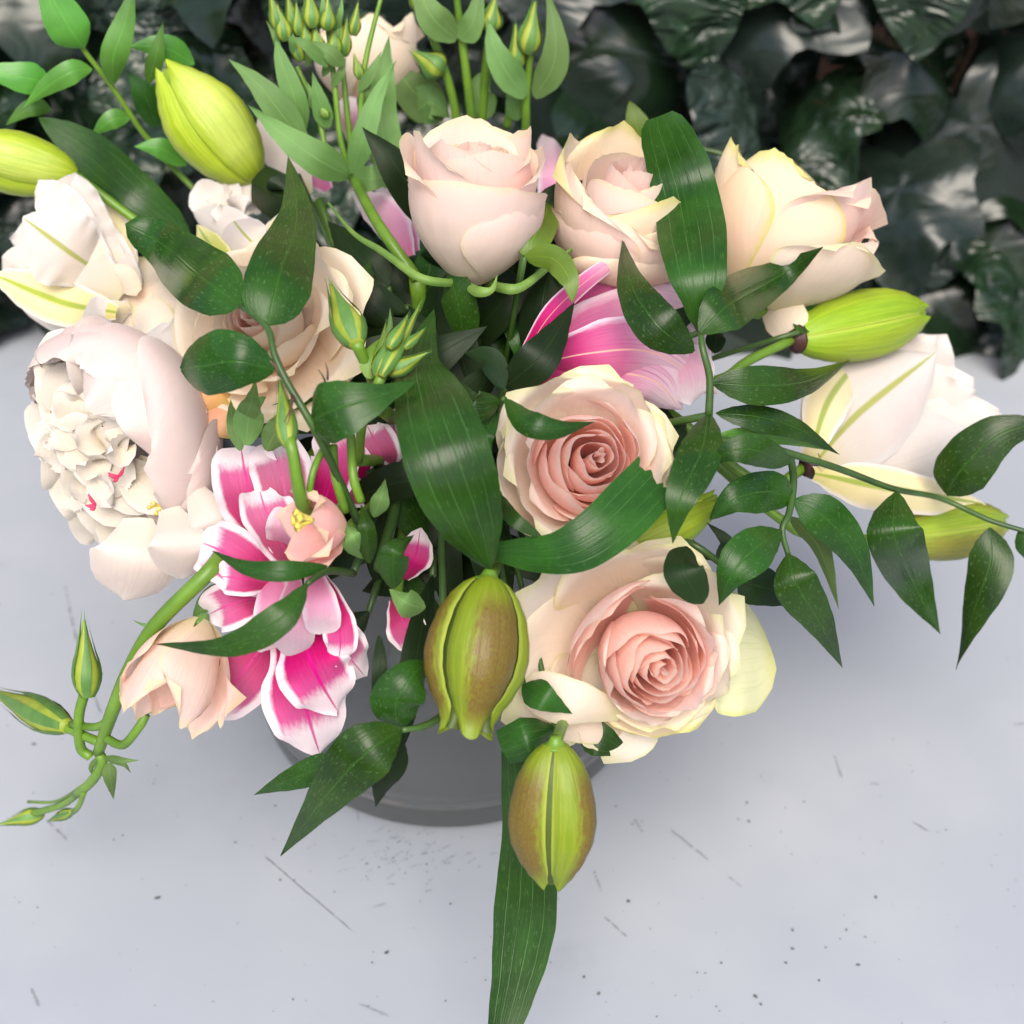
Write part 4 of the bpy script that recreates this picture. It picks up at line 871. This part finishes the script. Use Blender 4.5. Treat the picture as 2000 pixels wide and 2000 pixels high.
sprig('long ruscus sprig trailing out over the table at right', [(1400, 860, 1.6), (1480, 868, .6), (1543, 886, 0), (1640, 916, -.2), (1746, 955, -.2), (1836, 973, 0), (1930, 1015, .4), (2010, 1040, .8)],
      [([(1543, 906, -.4), (1480, 880, -1.2), (1430, 880, -1.0), (1390, 905, -.2)], 64, dict(prof='ovl')),
       ([(1847, 966, 0), (1880, 915, -.4), (1950, 850, -.2), (2050, 822, .6)], 108, dict(prof='ovl')),
       ([(1749, 960, -.3), (1748, 1050, -.6), (1790, 1150, -.2), (1836, 1238, .8)], 106, dict()),
       ([(1934, 1030, .3), (1935, 1100, .2), (1900, 1200, .4), (1866, 1308, 1.2)], 88, dict(twist=80, roll=20)),
       ([(1990, 1035, .8), (2020, 1070, .8), (2060, 1120, 1.2)], 60, dict())], off=-1.6)
sprig('ruscus side shoot drooping below the right sprig', [(1543, 886, .2), (1550, 940, -.2), (1542, 1000, -.6), (1528, 1036, -.6), (1540, 1085, -.6)],
      [([(1552, 972, -.4), (1500, 960, -1.0), (1440, 972, -1.0), (1385, 1015, -.2)], 84, dict(prof='ovl')),
       ([(1552, 975, -.6), (1610, 1010, -1.2), (1670, 1080, -1.0), (1707, 1184, 0)], 84, dict()),
       ([(1526, 1035, -.8), (1475, 1070, -1.4), (1430, 1120, -1.2), (1404, 1182, -.4)], 92, dict()),
       ([(1540, 1082, -.8), (1555, 1140, -1.4), (1600, 1215, -1.0), (1646, 1304, 0)], 88, dict()),
       ([(1440, 1135, 1.0), (1500, 1150, .8), (1570, 1175, 1.2)], 80, dict(mat='dark', prof='ovl')),
       ([(1545, 1010, 1.4), (1600, 1070, 1.2), (1638, 1190, 2.0)], 50, dict(mat='eustleaf', roll=40))])
sprig('dark ruscus leaves between the lime bud and the largest rose', [(1310, 1060, 1.8), (1350, 1062, .8), (1400, 1095, .6), (1440, 1130, .8)],
      [([(1345, 1068, -.4), (1335, 1110, -1.6), (1372, 1180, -1.6)], 80, dict(prof='round', mat='dark')), ([(1400, 1090, .6), (1420, 1060, .6), (1380, 1020, 1)], 30, dict(mat='dark'))])
sprig('ruscus sprig leaning out over the glass at lower left', [(870, 1395, .4), (830, 1418, -.4), (785, 1426, -.8)],
      [([(785, 1424, -.8), (715, 1470, -1.6), (640, 1550, -1.2), (547, 1673, .2)], 118, dict()),
       ([(775, 1426, -.6), (775, 1370, -1.0), (805, 1320, -.8), (838, 1292, 0)], 104, dict(prof='ovl', cup=.28)),
       ([(700, 1490, .6), (630, 1500, .2), (560, 1525, .4), (496, 1553, 1.0)], 58, dict()),
       ([(778, 1436, 0), (765, 1490, 0), (745, 1530, .2), (733, 1577, .6)], 62, dict(mat='dark')),
       ([(740, 1240, .6), (742, 1300, .2), (736, 1350, .2), (730, 1385, .6)], 30, dict(mat='dark'))])
sprig('slim ruscus leaf pair lying across the magenta lily', [(690, 1120, 1.2), (640, 1115, -.6), (600, 1140, -1.6)],
      [([(600, 1140, -1.6), (545, 1210, -2.4), (440, 1262, -2.4), (302, 1258, -1.4)], 66, dict(prof=[(0, .1), (.12, .55), (.3, .95), (.45, 1), (.6, .8), (.78, .42), (.9, .2), (1, .01)])),
       ([(640, 1106, -.8), (560, 1116, -1.8), (480, 1108, -1.8), (413, 1075, -1.0)], 42, dict())])
sprig('small ruscus leaf pair over the middle rose rim', [(960, 850, 1.8), (972, 800, .2), (985, 778, -.6)],
      [([(985, 778, -.8), (1030, 825, -1.6), (1090, 838, -1.6), (1162, 824, -1.0)], 54, dict(cup=.3)),
       ([(978, 785, -.2), (925, 790, -.8), (900, 745, -.4)], 62, dict(mat='lilyleaf')), ([(972, 800, .2), (950, 850, -.2), (958, 905, .4)], 34, dict()), ([(985, 760, .4), (955, 700, .4), (905, 690, .8)], 50, dict(mat='dark'))])
YG = 'bright young ruscus sprigs against the ivy'
sprig('light green ruscus sprig against the ivy at top left', [(330, 320, 5), (304, 286, 4.6), (275, 254, 4.4), (217, 167, 4.2), (160, 92, 4.2), (120, 20, 4.4)],
      [([(163, 94, 4.0), (140, 60, 3.8), (105, 0, 4.0), (84, -70, 4.4)], 84, dict()), ([(221, 167, 4.0), (222, 110, 3.6), (245, 40, 3.8), (262, -40, 4.2)], 54, dict()),
       ([(180, 134, 4.0), (140, 140, 3.6), (90, 170, 3.8), (44, 212, 4.2)], 46, dict()), ([(100, 160, 4.4), (40, 150, 4.2), (-60, 130, 4.6)], 62, dict()),
       ([(254, 230, 4.2), (215, 235, 4.0), (176, 270, 4.2)], 38, dict()), ([(364, 323, 4.2), (315, 290, 4.0), (262, 286, 4.2)], 44, dict()),
       ([(380, 125, 5), (320, 92, 4.8), (250, 90, 5)], 52, dict()), ([(288, 164, 4.6), (305, 110, 4.4), (318, 44, 4.6)], 34, dict()), ([(305, 250, 4.2), (285, 190, 4.0), (248, 138, 4.2)], 56, dict(mat='ruscus')),
       ([(100, 215, 5), (60, 210, 4.8), (10, 245, 5)], 36, dict())], mat='young', group=YG, smat='stem')
sprig('fine trailing ruscus tendril against the ivy at right of the tall leaf', [(1500, 370, 5.5), (1430, 310, 5), (1360, 290, 5), (1330, 292, 5.2)], [([(1500, 352, 5.2), (1470, 320, 5.0), (1430, 305, 5.2)], 10, dict())], group=None)

# ------------------------------------------------------------------ lisianthus
LG = 'lisianthus sprays in the bouquet'
t = flower('lisianthus_spray', 'upright lisianthus spray of slim buds and grey-green leaves at top', 'lisianthus', LG)
E = M['eustleaf']
tube('stem', [(815, 545, 3.0), (740, 440, 1.6), (688, 345, .6)], [.0019, .0018, .0017], M['stem'], t)
for pts in ([(686, 342, .6), (665, 272, .8), (652, 150, 1.4), (640, 60, 2)], [(688, 340, .6), (702, 260, .6), (712, 130, 1.2), (748, -20, 2.2)], [(682, 340, .6), (640, 300, .6), (620, 220, 1.2), (580, 130, 1.8)], [(690, 335, 1.2), (676, 200, 1.6), (668, 110, 2.2)]):
    tube('branch', pts, [.0010, .0010, .0007], M['stem'], t)
for pts, w, pf in (([(684, 345, .4), (620, 310, -.2), (550, 260, .2), (484, 205, 1.2)], 70, 'eus'), ([(600, 290, .8), (545, 215, .8), (500, 160, 1.2), (446, 115, 2)], 62, 'eus'), ([(590, 260, 1.2), (575, 190, 1.0), (550, 120, 1.4), (538, 70, 2)], 50, 'eus'),
                   ([(688, 340, .2), (710, 270, -.2), (735, 190, .4), (774, 118, 1.2)], 50, 'eus'), ([(770, 345, 1.8), (745, 240, 1.6), (750, 150, 2.0), (760, 70, 2.8)], 72, 'eus'), ([(690, 348, .6), (735, 348, .8), (782, 332, 1.8)], 52, 'eus'),
                   ([(640, 250, .8), (625, 200, .6), (610, 140, .8)], 40, 'eus'), ([(640, 130, 1), (600, 90, .8), (560, 70, 1.2)], 26, 'eus'), ([(700, 180, .8), (725, 140, .8), (745, 100, 1.2)], 22, 'eus'), ([(668, 130, 1.0), (640, 100, 1), (590, 78, 1.4)], 34, 'eus')):
    blade('leaf', pts, w, E, t, pf, cup=-.12, fold=.12)
for b, tp, w in (((560, 80, 1.8), (540, 5, 2.2), 34), ((585, 70, 1.8), (578, 0, 2.2), 26), ((612, 55, 1.6), (600, -30, 2.2), 36), ((640, 60, 1.6), (640, -10, 2), 34), ((655, 110, 1.6), (650, 40, 2), 30), ((672, 110, 1.8), (678, 30, 2), 26), ((590, 120, 1.8), (560, 50, 2.2), 24),
                 ((625, 110, 1.4), (612, 40, 1.8), 30), ((690, 70, 2), (700, 0, 2.4), 24), ((705, 155, 1), (690, 100, 1.2), 20), ((640, 230, .6), (618, 195, .8), 18), ((548, 60, 2), (525, -20, 2.4), 30)):
    eust_bud(t, b, tp, w)
to_vase(t, W(815, 545, 3.2), .0026, M['stem'])
t = flower('lisianthus_spray', 'lisianthus spray with plump green buds at the top centre', 'lisianthus', LG)
for pts in ([(930, 330, 5), (918, 205, 4.2), (902, 75, 4.2), (890, -20, 4.4)], [(1020, 330, 5), (1027, 245, 4.2), (1028, 190, 4.0), (1038, 90, 4.0)], [(900, 300, 5), (882, 182, 4.4), (840, 60, 4.6), (815, 10, 4.8)], [(882, 182, 4.6), (868, 140, 4.4), (850, 122, 4.4)], [(990, 250, 4.8), (1000, 200, 4.4), (1004, 170, 4.4)], [(940, 250, 4.8), (950, 120, 4.6), (960, 40, 4.8)]):
    tube('branch', pts, [.0016, .0015, .0011], M['stem'], t)
for pts, w in (([(892, 78, 3.9), (850, 40, 3.7), (825, 0, 4), (800, -60, 4.6)], 66), ([(898, 78, 3.9), (925, 40, 3.8), (940, -40, 4.4)], 54), ([(1026, 190, 3.7), (990, 140, 3.4), (965, 90, 3.6), (952, 32, 4.2)], 62), ([(1044, 190, 3.8), (1080, 130, 3.6), (1084, 60, 3.8), (1066, -30, 4.6)], 62),
               ([(955, 230, 4.8), (935, 180, 4.6), (960, 125, 5)], 64), ([(1010, 235, 4.4), (1003, 200, 4.2), (990, 165, 4.4)], 40), ([(870, 230, 5.4), (800, 170, 5.2), (775, 120, 5.6)], 90), ([(800, 230, 5.4), (840, 200, 5), (880, 230, 5.2)], 80)):
    blade('leaf', pts, w, E, t, 'eus', cup=-.14, fold=.14)
for b, tp, w in (((866, 140, 4.2), (800, 98, 4.2), 58), ((1030, 105, 3.8), (1046, -5, 4.2), 48), ((1012, 135, 4.0), (1006, 40, 4.2), 34), ((955, 60, 4.4), (968, -10, 4.6), 46), ((820, 20, 4.8), (800, -40, 5), 30)):
    eust_bud(t, b, tp, w)
to_vase(t, W(930, 330, 5), .0022, M['stem'])
t = flower('lisianthus_spray', 'lisianthus spray trailing out over the table at lower left', 'lisianthus', LG)
tube('stem', [(430, 1090, 1.2), (400, 1125, .6), (305, 1220, .4), (252, 1310, .6), (217, 1396, 1.0), (192, 1470, 1.4)], [.0024, .0022, .0021, .002, .0019, .0016], M['stem'], t)
for pts, r in (([(205, 1440, 1.2), (240, 1455, 1.0), (272, 1420, 1.0), (285, 1395, 1.2)], .0013), ([(178, 1478, 1.4), (158, 1460, 1.2), (154, 1400, 1.2), (166, 1350, 1.4)], .0015), ([(195, 1450, 1.4), (160, 1435, 1.4), (115, 1415, 1.8)], .0014), ([(217, 1405, 1.0), (185, 1420, 1.2), (140, 1415, 1.6)], .0012),
               ([(192, 1470, 1.4), (200, 1490, 1.4), (180, 1525, 1.4), (150, 1550, 1.6)], .0015), ([(170, 1535, 1.4), (120, 1572, 1.8), (60, 1590, 2.2)], .0012), ([(165, 1545, 1.4), (150, 1580, 1.6), (120, 1598, 1.8)], .0009), ([(160, 1535, 1.4), (110, 1565, 1.6), (55, 1566, 2)], .0005)):
    tube('branch', pts, r, M['stem'], t, 7)
blade('leaf', [(212, 1490, 1.4), (216, 1525, 1.3), (222, 1562, 1.6)], 28, E, t, 'eus')
blade('leaf', [(205, 1478, 1.4), (240, 1485, 1.2), (272, 1485, 1.4)], 14, E, t, 'eus'); blade('leaf', [(205, 1482, 1.4), (240, 1492, 1.2), (256, 1510, 1.4)], 12, E, t, 'eus')
blade('leaf', [(190, 1480, 1.4), (178, 1500, 1.2), (182, 1515, 1.3)], 12, E, t, 'eus'); blade('leaf', [(310, 1222, .4), (280, 1220, .2), (258, 1210, .3)], 7, E, t, 'eus')
eust_bud(t, (172, 1362, 1.4), (163, 1198, 1.8), 54); eust_bud(t, (130, 1418, 1.6), (-40, 1338, 2.4), 66); eust_bud(t, (85, 1588, 2), (-10, 1612, 2.6), 32); eust_bud(t, (140, 1585, 1.8), (92, 1605, 2.0), 22)
blade('leaf', [(440, 1140, 1.8), (400, 1180, 1.4), (372, 1222, 1.6)], 40, E, t, 'eus')
to_vase(t, W(430, 1090, 1.4), .003, M['stem'])
def bell(label, px, py, off, axis, S_px, mat, petals, group='half open lisianthus flowers'):
    t = flower('lisianthus_flower', label, 'lisianthus', group); C = W(px, py, off); S = S_px * px2m(C); fm = frame(axis)
    for phi, wd, H, rm, rt, cu in petals:
        cup_petal('petal', C, fm, S, mat, t, phi, wd, H, .16, rm, rt, cu, .09, .20, .03, .10, nu=14, nv=14)
    tube('calyx', [C - axis * .12 * S, C + axis * .12 * S], [.08 * S, .2 * S], M['eust_sep'], t, 10, 4)
    return t, C, S
ax = CV(-.28, -.86, .38)
t, C, S = bell('drooping shell pink lisianthus flower beside the trailing buds', 395, 1212, 1.2, ax, 118, M['eust_pink'],
               [(40, 66, 1.75, .62, .60, .10), (130, 66, 1.80, .62, .62, .12), (220, 66, 1.7, .66, .66, .14), (-60, 66, 1.68, .68, .70, .16), (-120, 62, 1.5, .72, .66, .1), (-20, 50, 1.45, .75, .8, .18), (180, 56, 1.5, .76, .72, .14)])
to_vase(t, W(440, 1170, 2.2), .0016, M['stem'], via=[W(470, 1130, 3)])
ax = CV(-.78, -.02, .62)
t, C, S = bell('small pink lisianthus flower with yellow stamens over the magenta lily', 672, 1030, .2, ax, 82, M['eust_hot'],
               [(90, 60, 1.35, .62, .78, .16), (20, 60, 1.3, .64, .7, .14), (160, 60, 1.28, .64, .8, .18), (230, 62, 1.25, .66, .72, .14), (300, 60, 1.25, .66, .74, .12), (265, 50, 1.05, .72, .8, .1)])
stamens(t, W(612, 1015, -1.8), ax, 7, .005, .6)
to_vase(t, W(680, 1032, .8), .0014, M['stem'])
t = flower('lisianthus_spray', 'lisianthus stem with one fat yellow-green bud over the peach rose', 'lisianthus', LG)
tube('stem', [(745, 800, 1.6), (722, 730, -.6), (695, 668, -1.8)], [.0014, .0014, .0017], M['stem'], t); eust_bud(t, (697, 672, -1.8), (640, 545, -1.6), 66)
to_vase(t, W(745, 800, 1.8), .002, M['stem'])
t = flower('lisianthus_spray', 'tuft of small green lisianthus buds above the broad middle leaf', 'lisianthus', LG)
for b, tp, w in (((745, 735, -1.4), (826, 585, -1.4), 34), ((735, 735, -1.2), (775, 640, -1.6), 36), ((760, 730, -1.0), (842, 685, -1.4), 34), ((735, 720, -1.2), (755, 625, -1), 20), ((760, 680, -1.8), (800, 610, -1.8), 30), ((790, 680, -1.4), (832, 640, -1.2), 22)):
    eust_bud(t, b, tp, w)
for pts, w in (([(740, 740, -1), (760, 650, -1.2), (762, 600, -.8)], 16), ([(720, 740, -1), (730, 690, -1.2), (780, 640, -.4)], 40)): blade('leaf', pts, w, E if w < 20 else M['olive'], t, 'eus')
tube('stem', [(700, 900, .8), (710, 820, -.2), (745, 735, -1.2)], [.0012, .0012, .0014], M['stem'], t); to_vase(t, W(700, 900, 1), .0016, M['stem'])
t = flower('lisianthus_spray', 'single slim lisianthus bud standing over the magenta lily', 'lisianthus', LG)
tube('stem', [(612, 1010, .6), (590, 985, -1.0), (572, 885, -2.0), (563, 850, -2.0)], [.0016, .0017, .0015, .0014], M['stem'], t); eust_bud(t, (564, 872, -2.0), (545, 730, -2.2), 44)
tube('branch', [(600, 990, -.8), (612, 920, -1.2), (640, 860, -.8)], .0009, M['stem'], t)
tube('branch', [(675, 1000, 0), (655, 930, -.6), (650, 870, -.6)], .0012, M['stem'], t); tube('branch', [(705, 980, 0), (690, 930, -.4), (685, 850, -.4)], .0012, M['stem'], t)
for pts, w in (([(480, 870, .8), (490, 800, .2), (520, 775, .4)], 60), ([(470, 830, .6), (490, 790, 0), (500, 740, .6)], 40), ([(520, 880, .8), (545, 830, .4), (560, 800, .8)], 50), ([(470, 880, .8), (455, 820, .4), (450, 780, .8)], 30)):
    blade('leaf', pts, w, E, t, 'eus', ruf=.1)
to_vase(t, W(620, 1015, 1), .0016, M['stem'])
t = flower('lisianthus_spray', 'dark folded lisianthus leaves in the shade left of the broad middle leaf', 'lisianthus', LG)
for pts, w, m in (([(715, 1090, .6), (690, 1050, -.4), (672, 1020, .2)], 56, 'eustleaf'), ([(720, 1100, .4), (715, 1030, -.4), (705, 985, 0)], 44, 'ruscus'), ([(770, 1150, .4), (770, 1080, -.6), (808, 1045, .2)], 66, 'ruscus'), ([(830, 1190, .6), (790, 1175, 0), (760, 1150, .4)], 60, 'eustleaf'), ([(730, 1010, 1), (745, 970, .6), (752, 935, 1)], 40, 'eustleaf')):
    blade('leaf', pts, w, M[m], t, 'eus', fold=.2)
to_vase(t, W(740, 1110, 1.4), .0016, M['darkstem'])

for lab, pts, w in (('dark leaf filling the gap right of the middle rose', [(1290, 960, 2.0), (1300, 890, 1.2), (1340, 815, 1.4)], 110), ('dark leaf in the gap left of the upright rose', [(760, 560, 4.4), (700, 500, 3.6), (640, 430, 3.6)], 90),  # first leaf added to darken the black gap, shade in its colour
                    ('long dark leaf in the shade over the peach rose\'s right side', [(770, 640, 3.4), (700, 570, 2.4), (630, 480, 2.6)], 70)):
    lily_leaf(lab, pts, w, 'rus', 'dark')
tt = [o for o in COL.objects if o.get('label', '').startswith('ruscus sprig with four')][0]
for p, d in (((545, 735, -2.9), (-14, -34)), ((540, 722, -3.0), (-24, -30)), ((640, 742, -2.8), (-4, -34)), ((636, 748, -2.8), (-14, -26)), ((570, 770, -2.8), (-8, 60)), ((575, 775, -2.8), (-20, 50))):
    tube('tendril', [p, (p[0] + d[0] * .5 + 2, p[1] + d[1] * .5, p[2] - .2), (p[0] + d[0], p[1] + d[1], p[2] - .3)], [.0003, .00025, .0001], M['twig'], tt, 5, 6)
tt = [o for o in COL.objects if o.get('label', '').startswith('upright lisianthus spray')][0]
for b, tp, w in (((575, 110, 1.8), (556, 40, 2.2), 16), ((600, 130, 1.6), (600, 60, 2), 14), ((630, 150, 1.4), (655, 80, 1.6), 18), ((648, 170, 1.2), (676, 110, 1.4), 18), ((700, 210, 1), (722, 150, 1.2), 22), ((560, 190, 1.4), (556, 110, 1.8), 22), ((612, 215, 1), (600, 160, 1.2), 18), ((655, 60, 1.8), (668, -10, 2.2), 12), ((545, 100, 2), (520, 40, 2.4), 14), ((622, 60, 1.8), (630, -20, 2.2), 14)):
    blade('leaf', [b, ((b[0] + tp[0]) / 2 + 4, (b[1] + tp[1]) / 2, b[2] - .1), tp], w, E, tt, 'eus', cup=-.12, nu=4, nv=10)
for b, tp, w in (((604, 96, 1.6), (590, 30, 2), 26), ((660, 85, 1.8), (662, 10, 2.2), 22), ((575, 60, 2), (560, -20, 2.4), 26)): eust_bud(tt, b, tp, w)

# ------------------------------------------------------------------ greenery filling the heart of the bouquet, shade put into its dark colour
rf_ = random.Random(21)
for k in range(16):
    a = k * 137.5; r = math.sqrt((k + .5) / 16)
    bx, by = 900 + 330 * r * math.cos(R(a)), 860 + 430 * r * math.sin(R(a))
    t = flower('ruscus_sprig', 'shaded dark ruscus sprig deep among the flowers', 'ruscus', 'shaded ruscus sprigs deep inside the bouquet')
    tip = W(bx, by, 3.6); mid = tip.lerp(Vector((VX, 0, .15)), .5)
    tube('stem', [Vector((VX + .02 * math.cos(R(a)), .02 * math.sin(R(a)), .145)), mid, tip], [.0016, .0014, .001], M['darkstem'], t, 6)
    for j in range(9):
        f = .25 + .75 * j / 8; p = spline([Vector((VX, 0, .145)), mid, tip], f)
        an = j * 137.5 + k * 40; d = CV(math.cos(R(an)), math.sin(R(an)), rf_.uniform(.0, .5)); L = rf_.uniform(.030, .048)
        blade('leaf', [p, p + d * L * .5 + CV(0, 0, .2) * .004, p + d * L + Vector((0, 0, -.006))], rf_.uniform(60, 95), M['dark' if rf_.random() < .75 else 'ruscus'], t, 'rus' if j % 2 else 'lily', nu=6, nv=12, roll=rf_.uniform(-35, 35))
